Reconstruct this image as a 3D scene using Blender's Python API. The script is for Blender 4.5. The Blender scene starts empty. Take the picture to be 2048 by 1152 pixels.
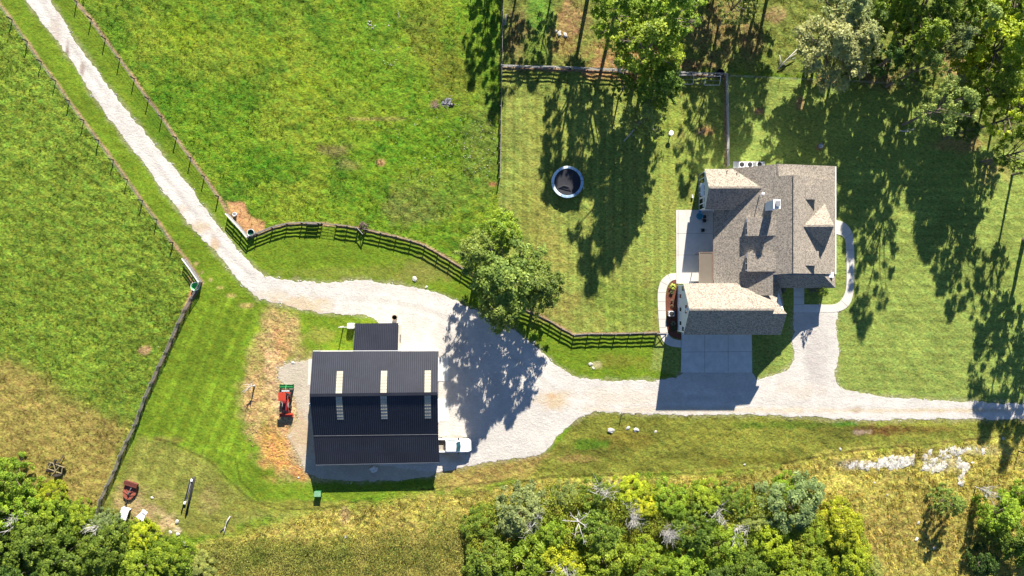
import bpy, math, random
import numpy as np
from mathutils import Vector, Matrix
from mathutils.geometry import tessellate_polygon

# ------------------------------------------------------------------ camera, sky, sun, exposure
scene = bpy.context.scene
col = scene.collection
H, S, CX, CY = 102.4, 0.075, 1024.0, 576.0       # flying height (m), metres per pixel on the ground, nadir
cam_d = bpy.data.cameras.new("drone_camera")
cam_d.sensor_width, cam_d.lens, cam_d.clip_end = 36.0, 24.0, 6000.0
cam = bpy.data.objects.new("drone_camera", cam_d)
cam.location = (0, 0, H)
col.objects.link(cam)
scene.camera = cam

SUN_EL, SUN_AZ = math.radians(26.0), math.radians(11.5)   # azimuth clockwise from the top of the picture
world = bpy.data.worlds.new("World")
scene.world = world
world.use_nodes = True
wn = world.node_tree
sky = wn.nodes.new("ShaderNodeTexSky")
sky.sky_type = 'NISHITA'
sky.sun_disc = False
sky.sun_elevation = SUN_EL
sky.sun_rotation = SUN_AZ
sky.altitude = 2500
sky.air_density = .75
sky.dust_density = 0.1
sky.ozone_density = 3.0
bg = wn.nodes["Background"]
wn.links.new(sky.outputs[0], bg.inputs[0])
bg.inputs[1].default_value = 0.075
sun_d = bpy.data.lights.new("sun", 'SUN')
sun_d.energy = 5.0
sun_d.angle = math.radians(0.5)
sun_d.color = (1.0, 0.93, 0.82)
sun = bpy.data.objects.new("sun", sun_d)
sdir = Vector((math.sin(SUN_AZ) * math.cos(SUN_EL), math.cos(SUN_AZ) * math.cos(SUN_EL), math.sin(SUN_EL)))
sun.rotation_euler = sdir.to_track_quat('Z', 'Y').to_euler()
sun.location = (20, 90, 60)
col.objects.link(sun)
scene.view_settings.view_transform = 'Standard'
scene.view_settings.look = 'None'
scene.view_settings.gamma = 1.0
scene.view_settings.exposure = 1.5
scene.cycles.max_bounces = 6
scene.cycles.transparent_max_bounces = 8

# ------------------------------------------------------------------ helpers
LIT = 1.75         # how bright a surface of albedo 1 renders on sunlit level ground, to turn seen colours into base colours
def lin(c):
    return tuple(((v / 255) / 12.92 if v / 255 <= .04045 else ((v / 255 + .055) / 1.055) ** 2.4) for v in c)
def alb(r, g, b, f=LIT):
    return tuple(min(.85, v / f) for v in lin((r, g, b)))

def k(h): return 1 - h / H
def P(px, py, h=0.0):                     # the point at height h seen at pixel (px, py)
    return ((px - CX) * S * k(h), (CY - py) * S * k(h), h)
def G(gx, gy, h=0.0):                     # plan position in pixels -> world
    return ((gx - CX) * S, (CY - gy) * S, h)

def tag(o, label=None, cat=None, group=None, kind=None):
    if label: o["label"] = label
    if cat: o["category"] = cat
    if group: o["group"] = group
    if kind: o["kind"] = kind
    return o
def empty(name, loc=(0, 0, 0), rz=0.0):
    o = bpy.data.objects.new(name, None)
    o.empty_display_size = .3
    o.location = loc
    o.rotation_euler = (0, 0, rz)
    col.objects.link(o)
    return o
def link(name, me, mat=None, parent=None, loc=None, rz=None):
    o = bpy.data.objects.new(name, me)
    col.objects.link(o)
    if mat is not None and not me.materials:
        me.materials.append(mat)
    if parent: o.parent = parent
    if loc is not None: o.location = loc
    if rz is not None: o.rotation_euler = (0, 0, rz)
    return o

class MB:
    def __init__(s): s.v, s.f, s.m = [], [], []
    def face(s, pts, mi=0):
        n = len(s.v); s.v += [tuple(p) for p in pts]; s.f.append(tuple(range(n, n + len(pts)))); s.m.append(mi); return s
    def raw(s, vs, fs, mi=0):
        n = len(s.v); s.v += [tuple(p) for p in vs]
        for f in fs: s.f.append(tuple(i + n for i in f)); s.m.append(mi)
        return s
    def box(s, x0, x1, y0, y1, z0, z1, mi=0):
        vs = [(x0, y0, z0), (x1, y0, z0), (x1, y1, z0), (x0, y1, z0), (x0, y0, z1), (x1, y0, z1), (x1, y1, z1), (x0, y1, z1)]
        return s.raw(vs, [(0, 3, 2, 1), (4, 5, 6, 7), (0, 1, 5, 4), (1, 2, 6, 5), (2, 3, 7, 6), (3, 0, 4, 7)], mi)
    def bar(s, a, b, w, t=None, mi=0, up=(0, 0, 1)):         # box from a to b, w wide and t thick
        t = t or w
        a, b = Vector(a), Vector(b); d = b - a
        if d.length < 1e-6: return s
        d.normalize(); u = Vector(up)
        if abs(d.dot(u)) > .99: u = Vector((0, 1, 0))
        x = d.cross(u).normalized(); z = x.cross(d).normalized()
        vs = []
        for p in (a, b):
            for sx, sz in ((-1, -1), (1, -1), (1, 1), (-1, 1)):
                vs.append(p + x * (sx * w / 2) + z * (sz * t / 2))
        return s.raw(vs, [(0, 1, 2, 3), (7, 6, 5, 4), (0, 4, 5, 1), (1, 5, 6, 2), (2, 6, 7, 3), (3, 7, 4, 0)], mi)
    def tube(s, pts, rads, n=6, mi=0, cap=True):
        rings = []
        pts = [Vector(p) for p in pts]
        for i, p in enumerate(pts):
            d = (pts[min(i + 1, len(pts) - 1)] - pts[max(i - 1, 0)]).normalized()
            u = Vector((0, 0, 1)) if abs(d.z) < .9 else Vector((1, 0, 0))
            x = d.cross(u).normalized(); y = x.cross(d)
            r = rads[i] if hasattr(rads, '__len__') else rads
            rings.append([p + (x * math.cos(6.28318 * j / n) + y * math.sin(6.28318 * j / n)) * r for j in range(n)])
        vs = [q for r in rings for q in r]; fs = []
        for i in range(len(pts) - 1):
            for j in range(n):
                a = i * n + j; b = i * n + (j + 1) % n
                fs.append((a, b, b + n, a + n))
        if cap:
            fs.append(tuple(range(n))[::-1]); fs.append(tuple(range((len(pts) - 1) * n, len(pts) * n)))
        return s.raw(vs, fs, mi)
    def lathe(s, c, prof, n=24, mi=0):                        # prof = [(r, z)]
        vs = [(c[0] + r * math.cos(6.28318 * j / n), c[1] + r * math.sin(6.28318 * j / n), c[2] + z) for r, z in prof for j in range(n)]
        fs = []
        for i in range(len(prof) - 1):
            for j in range(n):
                a = i * n + j; b = i * n + (j + 1) % n
                fs.append((a, b, b + n, a + n))
        return s.raw(vs, fs, mi)
    def prism(s, pts, z0, z1, mi=0):                          # a plan outline extruded upwards
        n = len(pts)
        tris = tessellate_polygon([[Vector((p[0], p[1], 0)) for p in pts]])
        area = sum(pts[i][0] * pts[(i + 1) % n][1] - pts[(i + 1) % n][0] * pts[i][1] for i in range(n))
        vs = [(p[0], p[1], z1) for p in pts] + [(p[0], p[1], z0) for p in pts]
        fs = []
        for t in tris:
            a, b, c = (Vector((pts[i][0], pts[i][1], 0)) for i in t)
            fs.append(tuple(t) if (b - a).cross(c - a).z > 0 else tuple(t)[::-1])
        for i in range(n):
            j = (i + 1) % n
            fs.append((i, i + n, j + n, j) if area > 0 else (i, j, j + n, i + n))
        return s.raw(vs, fs, mi)
    def build(s, name, mats, parent=None, loc=None, rz=None, smooth=False, bevel=0.0):
        me = bpy.data.meshes.new(name)
        me.from_pydata(s.v, [], s.f)
        for m in (mats if isinstance(mats, (list, tuple)) else [mats]): me.materials.append(m)
        me.polygons.foreach_set("material_index", s.m)
        if smooth: me.polygons.foreach_set("use_smooth", [True] * len(s.f))
        me.update()
        o = link(name, me, None, parent, loc, rz)
        if bevel:
            b = o.modifiers.new("bevel", 'BEVEL'); b.width = bevel; b.segments = 2; b.limit_method = 'ANGLE'
        return o

def np_mesh(name, verts, faces, attrs=None, smooth=False):
    me = bpy.data.meshes.new(name)
    nv, nf, kf = len(verts), len(faces), faces.shape[1]
    me.vertices.add(nv); me.vertices.foreach_set("co", verts.astype(np.float32).ravel())
    me.loops.add(nf * kf); me.loops.foreach_set("vertex_index", faces.astype(np.int32).ravel())
    me.polygons.add(nf); me.polygons.foreach_set("loop_start", np.arange(0, nf * kf, kf, dtype=np.int32))
    if smooth: me.polygons.foreach_set("use_smooth", np.ones(nf, dtype=bool))
    for an, (tp, arr) in (attrs or {}).items():
        a = me.attributes.new(an, tp, 'POINT')
        a.data.foreach_set("color" if tp == 'FLOAT_COLOR' else "value", arr.astype(np.float32).ravel())
    me.update(calc_edges=True)
    return me

# value noise in numpy
def vnoise(x, y, seed=0):
    xi, yi = np.floor(x).astype(np.int64), np.floor(y).astype(np.int64)
    fx, fy = x - xi, y - yi
    fx, fy = fx * fx * (3 - 2 * fx), fy * fy * (3 - 2 * fy)
    def h(a, b):
        n = (a * 374761393 + b * 668265263 + seed * 974634777) & 0xffffffff
        n = ((n ^ (n >> 13)) * 1274126177) & 0xffffffff
        return ((n ^ (n >> 16)) & 0xffff) / 65535.0
    return (h(xi, yi) * (1 - fx) + h(xi + 1, yi) * fx) * (1 - fy) + (h(xi, yi + 1) * (1 - fx) + h(xi + 1, yi + 1) * fx) * fy
def fbm(x, y, sc, seed=0, o=4, rough=.5):
    t = 0; a = 1; n = 0
    for i in range(o):
        t = t + a * vnoise(x / sc * 2 ** i + 17.3 * i, y / sc * 2 ** i - 9.1 * i, seed + i); n += a; a *= rough
    return t / n
def sdf(x, y, poly, margin=60):                               # signed distance in pixels, negative inside
    out = np.full(x.shape, 1e3)
    pl = np.array(poly, float)
    m = (x > pl[:, 0].min() - margin) & (x < pl[:, 0].max() + margin) & (y > pl[:, 1].min() - margin) & (y < pl[:, 1].max() + margin)
    xs, ys = x[m], y[m]
    d = np.full(xs.shape, 1e12); ins = np.zeros(xs.shape, bool)
    n = len(pl)
    for i in range(n):
        ax, ay = pl[i]; bx, by = pl[(i + 1) % n]
        ex, ey = bx - ax, by - ay
        t = np.clip(((xs - ax) * ex + (ys - ay) * ey) / (ex * ex + ey * ey + 1e-9), 0, 1)
        d = np.minimum(d, (xs - ax - t * ex) ** 2 + (ys - ay - t * ey) ** 2)
        if ay != by:
            c = ((ay > ys) != (by > ys)) & (xs < (bx - ax) * (ys - ay) / (by - ay) + ax)
            ins ^= c
    d = np.sqrt(d); d[ins] *= -1
    out[m] = d
    return out
def ldist(x, y, line, margin=25):
    out = np.full(x.shape, 1e3)
    pl = np.array(line, float)
    m = (x > pl[:, 0].min() - margin) & (x < pl[:, 0].max() + margin) & (y > pl[:, 1].min() - margin) & (y < pl[:, 1].max() + margin)
    xs, ys = x[m], y[m]; d = np.full(xs.shape, 1e12)
    for (ax, ay), (bx, by) in zip(pl[:-1], pl[1:]):
        ex, ey = bx - ax, by - ay
        t = np.clip(((xs - ax) * ex + (ys - ay) * ey) / (ex * ex + ey * ey + 1e-9), 0, 1)
        d = np.minimum(d, (xs - ax - t * ex) ** 2 + (ys - ay - t * ey) ** 2)
    out[m] = np.sqrt(d)
    return out
def smooth_line(pts, n=6, closed=False):
    pts = [np.array(p, float) for p in pts]; out = []
    N = len(pts); rng = range(N if closed else N - 1)
    for i in rng:
        p0, p1, p2, p3 = (pts[(i - 1) % N] if closed or i > 0 else pts[0], pts[i], pts[(i + 1) % N],
                          pts[(i + 2) % N] if closed or i + 2 < N else pts[-1])
        for j in range(n):
            t = j / n
            out.append(tuple(.5 * ((2 * p1) + (-p0 + p2) * t + (2 * p0 - 5 * p1 + 4 * p2 - p3) * t * t + (-p0 + 3 * p1 - 3 * p2 + p3) * t ** 3)))
    if not closed: out.append(tuple(pts[-1]))
    return out
def sstep(a, b, v):
    t = np.clip((v - a) / (b - a), 0, 1); return t * t * (3 - 2 * t)

# ------------------------------------------------------------------ materials
def new_mat(name):
    m = bpy.data.materials.new(name); m.use_nodes = True
    nt = m.node_tree; return m, nt, nt.nodes["Principled BSDF"]
def nmat(name, c, rough=.8, var=.25, scale=3.0, metal=0.0, bump=0.0, bscale=None, spec=.4, tint=None, stretch=None):
    m, nt, b = new_mat(name)
    tc = nt.nodes.new("ShaderNodeTexCoord"); vec = tc.outputs["Object"]
    if stretch:
        mp = nt.nodes.new("ShaderNodeMapping"); mp.inputs["Scale"].default_value = stretch
        nt.links.new(vec, mp.inputs[0]); vec = mp.outputs[0]
    n = nt.nodes.new("ShaderNodeTexNoise"); n.inputs["Scale"].default_value = scale; n.inputs["Detail"].default_value = 6
    n.inputs["Roughness"].default_value = .7
    nt.links.new(vec, n.inputs["Vector"])
    r = nt.nodes.new("ShaderNodeValToRGB")
    r.color_ramp.elements[0].position, r.color_ramp.elements[1].position = .3, .7
    r.color_ramp.elements[0].color = (*[max(0, v * (1 - var)) for v in c], 1)
    c2 = tint or [min(1, v * (1 + var)) for v in c]
    r.color_ramp.elements[1].color = (*c2, 1)
    nt.links.new(n.outputs[0], r.inputs[0]); nt.links.new(r.outputs[0], b.inputs["Base Color"])
    b.inputs["Roughness"].default_value = rough; b.inputs["Metallic"].default_value = metal
    b.inputs["Specular IOR Level"].default_value = spec
    if bump:
        n2 = nt.nodes.new("ShaderNodeTexNoise"); n2.inputs["Scale"].default_value = bscale or scale * 4; n2.inputs["Detail"].default_value = 4
        nt.links.new(vec, n2.inputs["Vector"])
        bp = nt.nodes.new("ShaderNodeBump"); bp.inputs["Strength"].default_value = bump; bp.inputs["Distance"].default_value = .1
        nt.links.new(n2.outputs[0], bp.inputs["Height"]); nt.links.new(bp.outputs[0], b.inputs["Normal"])
    return m

def ground_mat(name, base_bump, fine_scale, contrast, gain=4.2):
    # the colour of the turf comes from the mesh, with blade-sized variation on top; 'ruf' tells how coarse the sward is
    m, nt, b = new_mat(name)
    L = nt.links
    tc = nt.nodes.new("ShaderNodeTexCoord")
    at = nt.nodes.new("ShaderNodeAttribute"); at.attribute_name = "tone"
    ar = nt.nodes.new("ShaderNodeAttribute"); ar.attribute_name = "ruf"
    mp = nt.nodes.new("ShaderNodeMapping"); mp.inputs["Rotation"].default_value = (0, 0, .9); mp.inputs["Scale"].default_value = (1, 1.5, 1)
    L.new(tc.outputs["Object"], mp.inputs[0])
    n1 = nt.nodes.new("ShaderNodeTexNoise"); n1.inputs["Scale"].default_value = fine_scale; n1.inputs["Detail"].default_value = 5
    n1.inputs["Roughness"].default_value = .75; n1.inputs["Distortion"].default_value = .8
    n2 = nt.nodes.new("ShaderNodeTexNoise"); n2.inputs["Scale"].default_value = fine_scale * 2.3; n2.inputs["Detail"].default_value = 4
    n2.inputs["Roughness"].default_value = .72; n2.inputs["Distortion"].default_value = .6
    n3 = nt.nodes.new("ShaderNodeTexNoise"); n3.inputs["Scale"].default_value = fine_scale * .8; n3.inputs["Detail"].default_value = 4
    for n in (n1, n2, n3): L.new(mp.outputs[0], n.inputs["Vector"])
    def mth(op, a, c=None, d=None):
        q = nt.nodes.new("ShaderNodeMath"); q.operation = op
        for i, v in enumerate((a, c, d)):
            if v is None: continue
            if isinstance(v, (int, float)): q.inputs[i].default_value = v
            else: L.new(v, q.inputs[i])
        return q.outputs[0]
    s = mth('SUBTRACT', n1.outputs[0], .5)
    s2 = mth('SUBTRACT', n2.outputs[0], .5)
    tot = mth('ADD', mth('MULTIPLY', s, 1.3), mth('MULTIPLY', s2, gain))
    rf = mth('MULTIPLY', ar.outputs["Fac"], contrast)
    mul = mth('ADD', mth('MULTIPLY', tot, rf), 1.0)
    mul = mth('MINIMUM', mth('MAXIMUM', mul, .22), 2.0)
    mx = nt.nodes.new("ShaderNodeMix"); mx.data_type = 'RGBA'; mx.blend_type = 'MULTIPLY'; mx.inputs[0].default_value = 1
    cmb = nt.nodes.new("ShaderNodeCombineColor")
    L.new(mul, cmb.inputs[0]); L.new(mul, cmb.inputs[1]); L.new(mul, cmb.inputs[2])
    L.new(at.outputs["Color"], mx.inputs[6]); L.new(cmb.outputs[0], mx.inputs[7])
    hs = nt.nodes.new("ShaderNodeHueSaturation")
    L.new(mth('ADD', mth('MULTIPLY', mth('SUBTRACT', n3.outputs[0], .5), mth('MULTIPLY', ar.outputs["Fac"], .16)), .5), hs.inputs["Hue"])
    L.new(mx.outputs[2], hs.inputs["Color"])
    L.new(hs.outputs[0], b.inputs["Base Color"])
    b.inputs["Roughness"].default_value = .95; b.inputs["Specular IOR Level"].default_value = .15
    bp = nt.nodes.new("ShaderNodeBump"); bp.inputs["Distance"].default_value = .25
    L.new(mth('MULTIPLY', ar.outputs["Fac"], base_bump), bp.inputs["Strength"])
    L.new(mth('ADD', n1.outputs[0], mth('MULTIPLY', n2.outputs[0], .35)), bp.inputs["Height"])
    L.new(bp.outputs[0], b.inputs["Normal"])
    return m

def leaf_mat(name, trans=.3):
    m, nt, b = new_mat(name)
    L = nt.links
    oi = nt.nodes.new("ShaderNodeObjectInfo")
    at = nt.nodes.new("ShaderNodeAttribute"); at.attribute_name = "tint"
    hs = nt.nodes.new("ShaderNodeHueSaturation")
    mr = nt.nodes.new("ShaderNodeMapRange"); mr.inputs[3].default_value = .52; mr.inputs[4].default_value = .47
    mv = nt.nodes.new("ShaderNodeMapRange"); mv.inputs[3].default_value = .62; mv.inputs[4].default_value = 2.1
    L.new(at.outputs["Fac"], mr.inputs[0]); L.new(at.outputs["Fac"], mv.inputs[0])
    L.new(mr.outputs[0], hs.inputs["Hue"]); L.new(mv.outputs[0], hs.inputs["Value"]); L.new(oi.outputs["Color"], hs.inputs["Color"])
    L.new(hs.outputs[0], b.inputs["Base Color"])
    b.inputs["Roughness"].default_value = .55; b.inputs["Specular IOR Level"].default_value = .3
    tr = nt.nodes.new("ShaderNodeBsdfTranslucent"); L.new(hs.outputs[0], tr.inputs[0])
    mx = nt.nodes.new("ShaderNodeMixShader"); mx.inputs[0].default_value = trans
    out = nt.nodes["Material Output"]
    L.new(b.outputs[0], mx.inputs[1]); L.new(tr.outputs[0], mx.inputs[2]); L.new(mx.outputs[0], out.inputs[0])
    return m
def blade_mat(name):
    m, nt, b = new_mat(name)
    at = nt.nodes.new("ShaderNodeAttribute"); at.attribute_name = "tone"
    nt.links.new(at.outputs["Color"], b.inputs["Base Color"])
    b.inputs["Roughness"].default_value = .8; b.inputs["Specular IOR Level"].default_value = .2
    tr = nt.nodes.new("ShaderNodeBsdfTranslucent"); nt.links.new(at.outputs["Color"], tr.inputs[0])
    mx = nt.nodes.new("ShaderNodeMixShader"); mx.inputs[0].default_value = .35
    nt.links.new(b.outputs[0], mx.inputs[1]); nt.links.new(tr.outputs[0], mx.inputs[2])
    nt.links.new(mx.outputs[0], nt.nodes["Material Output"].inputs[0])
    return m
def shingle_mat(name, c):
    m, nt, b = new_mat(name)
    L = nt.links
    tc = nt.nodes.new("ShaderNodeTexCoord")
    v = nt.nodes.new("ShaderNodeTexVoronoi"); v.inputs["Scale"].default_value = 8
    n = nt.nodes.new("ShaderNodeTexNoise"); n.inputs["Scale"].default_value = 9; n.inputs["Detail"].default_value = 4; n.inputs["Roughness"].default_value = .8
    L.new(tc.outputs["Object"], v.inputs["Vector"]); L.new(tc.outputs["Object"], n.inputs["Vector"])
    sp = nt.nodes.new("ShaderNodeSeparateColor"); L.new(v.outputs["Color"], sp.inputs[0])
    a = nt.nodes.new("ShaderNodeMath"); a.operation = 'ADD'; L.new(sp.outputs[0], a.inputs[0]); L.new(n.outputs[0], a.inputs[1])
    d = nt.nodes.new("ShaderNodeMath"); d.operation = 'MULTIPLY'; d.inputs[1].default_value = .5; L.new(a.outputs[0], d.inputs[0])
    r = nt.nodes.new("ShaderNodeValToRGB"); e = r.color_ramp.elements
    e[0].position, e[0].color = .2, (c[0] * .46, c[1] * .44, c[2] * .43, 1)
    e[1].position, e[1].color = .8, (min(1, c[0] * 1.5), min(1, c[1] * 1.46), min(1, c[2] * 1.4), 1)
    q = e.new(.5); q.color = (*c, 1)
    L.new(d.outputs[0], r.inputs[0]); L.new(r.outputs[0], b.inputs["Base Color"])
    b.inputs["Roughness"].default_value = .9; b.inputs["Specular IOR Level"].default_value = .2
    bp = nt.nodes.new("ShaderNodeBump"); bp.inputs["Strength"].default_value = .35; bp.inputs["Distance"].default_value = .05
    L.new(sp.outputs[0], bp.inputs["Height"]); L.new(bp.outputs[0], b.inputs["Normal"])
    return m

M_GROUND = ground_mat("turf and soil", .9, 1.1, 1.0)
M_GRAVEL = ground_mat("crushed limestone", .5, 1.7, .5, 1.9)
M_LEAF = leaf_mat("leaves", .42)
M_BLADE = blade_mat("grass blades")
M_BARK = nmat("bark", (.16, .13, .10), .9, .35, 6, bump=.5)
M_DEAD = nmat("bleached dead wood", (.42, .40, .37), .9, .2, 5)
M_CONC = nmat("concrete", (.52, .49, .44), .85, .10, .7, bump=.08, bscale=9)
M_CONC2 = nmat("older concrete", (.54, .53, .49), .85, .15, .9, bump=.08, bscale=9)
M_JOINT = nmat("joint", (.22, .2, .18), .9, .2, 5)
M_SHING = shingle_mat("asphalt shingles", (.262, .230, .190))
M_SIDE = nmat("pale siding", (.55, .60, .64), .6, .05, 1.5)
M_TRIM = nmat("white trim", (.78, .78, .76), .5, .04, 2)
M_GLASS = nmat("window glass", (.012, .014, .017), .12, .2, 2, spec=.6)
M_METAL = nmat("charcoal metal roofing", (.014, .016, .024), .6, .15, .35, metal=.0, spec=.2, tint=(.021, .024, .036))
M_RIB = nmat("roof rib", (.030, .033, .046), .5, .25, .5, spec=.25)
M_SKYL = nmat("clear ribbed panel", (.36, .34, .27), .35, .2, 1.2, spec=.5)
M_PRIB = nmat("panel rib", (.26, .24, .18), .6, .1, 2)
M_CREAM = nmat("cream steel siding", (.62, .58, .50), .6, .06, 1.0)
M_BLACKF = nmat("black fence paint", (.018, .020, .020), .6, .4, 4)
M_GREYF = nmat("weathered fence boards", (.10, .09, .082), .85, .35, 4)
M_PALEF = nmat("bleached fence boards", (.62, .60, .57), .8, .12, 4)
M_EDGE = nmat("worn sunlit top edge", (.30, .28, .26), .8, .3, 4)  # weathered paint, with the sun glint on board tops mixed into the colour
M_WHITE = nmat("white paint", (.80, .80, .80), .25, .03, 2, spec=.6)
M_BLACK = nmat("black rubber", (.02, .02, .021), .8, .3, 5)
M_STEEL = nmat("galvanised steel", (.42, .42, .42), .4, .15, 4, metal=.6)
M_DARK = nmat("dark iron", (.07, .06, .05), .7, .5, 6)
M_RUST = nmat("rusty red paint", (.26, .075, .045), .75, .35, 4)
M_ORANGE = nmat("orange paint", (.40, .045, .022), .4, .12, 2, spec=.5)
M_REDP = nmat("dark red paint", (.22, .015, .02), .4, .2, 2)
M_GREENP = nmat("green paint", (.015, .12, .035), .45, .2, 3)
M_GREENB = nmat("bright green plastic", (.06, .42, .12), .4, .15, 3)
M_GREEND = nmat("dark green plastic", (.01, .10, .06), .4, .2, 3)
M_BLUE = nmat("blue pad", (.16, .34, .58), .5, .25, 2, tint=(.5, .62, .72))
M_PAD = nmat('pale pad', (.62, .72, .78), .45, .15, 2)
M_TEAL = nmat("teal water", (.02, .16, .22), .2, .3, 3)
M_MULCH = nmat("brown mulch", (.13, .045, .025), .95, .4, 7, bump=.6)
M_ROCK = nmat("limestone", (.50, .475, .43), .9, .2, 2.5, bump=.5, bscale=6)
M_BROWN = nmat("brown wood", (.20, .14, .10), .8, .3, 4)
M_CANOPY = nmat("tinted brown canopy", (.15, .125, .095), .5, .08, 1.0)
M_MESH = nmat("black jumping mat", (.016, .017, .024), .7, .35, 1.5)
M_STUMP = nmat("stump wood", (.30, .22, .15), .9, .3, 6)

# ------------------------------------------------------------------ plan of the place (pixel plan coordinates at ground level)
W_FENCE = [(-44, -50), (24.7, 40), (55, 83), (83, 124), (112, 162), (139, 202), (168, 241), (198, 281), (227, 320), (255, 359), (285, 401), (314, 439), (346, 485), (372, 518)]
E_FENCE = [(95, -75), (125, -36), (154, 4), (183, 39), (211, 78), (240, 118), (269, 158), (297, 198), (324, 234), (353, 276), (382, 316), (409, 353), (437, 393), (458, 428)]
CURVE = smooth_line([(499, 475), (525, 465), (556, 453), (585, 448), (615, 447), (646, 448)], 3)
CURVE2 = smooth_line([(673, 451), (700, 454), (716, 457)], 2)
CURVE3 = smooth_line([(731, 460), (762, 467), (793, 474), (822, 482), (850, 492), (876, 506), (900, 521), (925, 537), (960, 560), (1000, 590), (1030, 612), (1072, 629), (1101, 643), (1123, 657), (1148, 670)], 3)
LOW = [(1148, 670), (1176, 668), (1202, 668), (1230, 668), (1258, 667), (1287, 666), (1312, 666)]
NS_FENCE = [(1012, -140), (1006, 0), (1003, 133), (1001, 270), (998, 415)]
N_FENCE = [(1003, 135), (1050, 137), (1110, 138), (1200, 142), (1300, 146), (1380, 150), (1450, 152)]
YE_FENCE = [(1450, 152), (1452, 240), (1453, 332)]
SW_FENCE = [(404, 565), (384, 597), (372, 619), (359, 646), (346, 676), (334, 704), (320, 732), (306, 764), (293, 793), (283, 820), (273, 848), (257, 880), (244, 908), (232, 940), (218, 968), (205, 996), (198, 1028)]
GRAVEL = [(30, -90), (52, 0), (75, 30), (95, 58), (120, 90), (155, 140), (185, 190), (215, 230), (250, 280), (290, 330), (325, 380), (362, 425), (378, 448), (400, 472), (430, 502), (455, 535), (485, 570), (520, 598), (560, 608), (600, 618), (640, 626), (700, 628), (735, 632), (757, 640), (757, 660), (720, 720), (720, 930), (880, 945), (920, 935), (960, 927), (1000, 922), (1050, 915), (1080, 910), (1100, 895), (1110, 875), (1140, 850), (1165, 830), (1200, 822), (1240, 825), (1300, 829), (1400, 829), (1500, 829), (1600, 833), (1690, 838), (1720, 841), (1800, 839), (2048, 838), (2400, 838), (2400, 808), (2048, 808), (1950, 804), (1850, 800), (1780, 795), (1710, 785), (1680, 777), (1672, 765), (1670, 740), (1678, 700), (1672, 660), (1676, 622), (1640, 612), (1588, 620), (1587, 690), (1588, 720), (1572, 742), (1540, 752), (1515, 760), (1490, 735), (1380, 735), (1350, 757), (1310, 761), (1250, 763), (1200, 761), (1160, 756), (1130, 741), (1100, 720), (1080, 700), (1055, 680), (1030, 660), (990, 640), (950, 620), (910, 600), (870, 585), (830, 575), (780, 567), (740, 562), (700, 562), (640, 566), (600, 562), (560, 557), (530, 553), (505, 533), (480, 505), (462, 482), (440, 458), (420, 430), (402, 408), (385, 380), (345, 330), (310, 290), (270, 240), (230, 190), (200, 150), (155, 90), (142, 65), (128, 40), (105, 10), (95, -10), (50, -90)]
GRAVEL_W = [(557, 735), (575, 726), (625, 721), (660, 721), (660, 925), (870, 928), (872, 950), (800, 960), (700, 962), (640, 958), (612, 945), (602, 930), (592, 900), (576, 872), (596, 835), (590, 800), (572, 770), (556, 758)]

# colour zones as seen in sunlight: outline, colour, edge softness (px), coarseness of the sward, strength, edge raggedness (px)
Z = []
def zone(poly, c, soft=6, ruf=None, op=1.0, rag=8): Z.append((poly, c, soft, ruf, op, rag))
zone([(-3000, -3000), (-44, -50), (24, 42), (346, 488), (372, 518), (404, 565), (198, 1028), (150, 1500), (-3000, 3000)], (132, 158, 52), 3, .95, 1, 2)
zone([(-44, -50), (24, 42), (346, 488), (404, 565), (198, 1028), (330, 1070), (640, 1015), (900, 960), (1100, 940), (1330, 830), (1360, 750), (1330, 668), (1148, 670), (1035, 618), (925, 537), (876, 506), (822, 482), (762, 467), (716, 457), (673, 451), (615, 447), (556, 453), (499, 475), (458, 428), (437, 393), (154, 4), (95, -75)], (124, 152, 38), 3, .55, 1, 2)
zone([(1003, 135), (1450, 152), (1453, 332), (1430, 420), (1352, 560), (1325, 668), (1148, 670), (1035, 618), (998, 590), (998, 410)], (150, 164, 76), 3, .7, 1, 2)
zone([(1453, 150), (1800, 168), (3500, 190), (3500, 830), (1700, 800), (1500, 780), (1300, 740), (1330, 560), (1453, 332)], (154, 172, 82), 5, .65, 1, 5)
zone([(1006, -2500), (1003, 135), (1450, 152), (1600, 150), (1840, 185), (1950, 300), (3500, 330), (3500, -2500)], (138, 150, 68), 9, .85, 1, 16)
zone([(900, 950), (1100, 905), (1170, 822), (1240, 825), (1700, 836), (3500, 840), (3500, 860), (2100, 868), (1700, 905), (1500, 940), (1100, 955), (900, 975)], (140, 144, 58), 4, .75, 1, 4)
zone([(420, 1082), (640, 1018), (900, 985), (1100, 958), (1500, 942), (1700, 900), (2100, 868), (3500, 860), (3500, 3000), (300, 3000), (300, 1120)], (192, 180, 90), 14, .95, 1, 12)
zone([(-2500, 705), (20, 722), (90, 755), (160, 800), (258, 850), (240, 930), (200, 1028), (150, 1500), (-2500, 1500)], (172, 154, 82), 22, .75, .92, 16)
zone([(275, 868), (340, 885), (420, 920), (455, 960), (520, 1015), (600, 1030), (330, 1080), (205, 1028)], (150, 152, 70), 12, .7, .95, 12)
zone([(515, 628), (548, 612), (590, 628), (600, 650), (596, 690), (575, 722), (640, 715), (640, 930), (640, 962), (600, 950), (560, 958), (520, 932), (508, 880), (484, 850), (476, 800), (486, 750), (505, 700), (530, 672)], (212, 180, 120), 20, .9, .86, 30)
zone([(556, 735), (640, 715), (640, 930), (600, 935), (560, 880), (545, 800)], (226, 196, 150), 12, .8, .8, 10)
zone([(452, 402), (488, 404), (503, 432), (532, 443), (532, 458), (500, 478), (470, 446)], (222, 172, 118), 2.5, .5, 1, 4)
zone([(372, 535), (384, 560), (398, 572), (372, 625), (362, 625), (384, 575)], (212, 165, 118), 2, .4, .9, 3)
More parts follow.
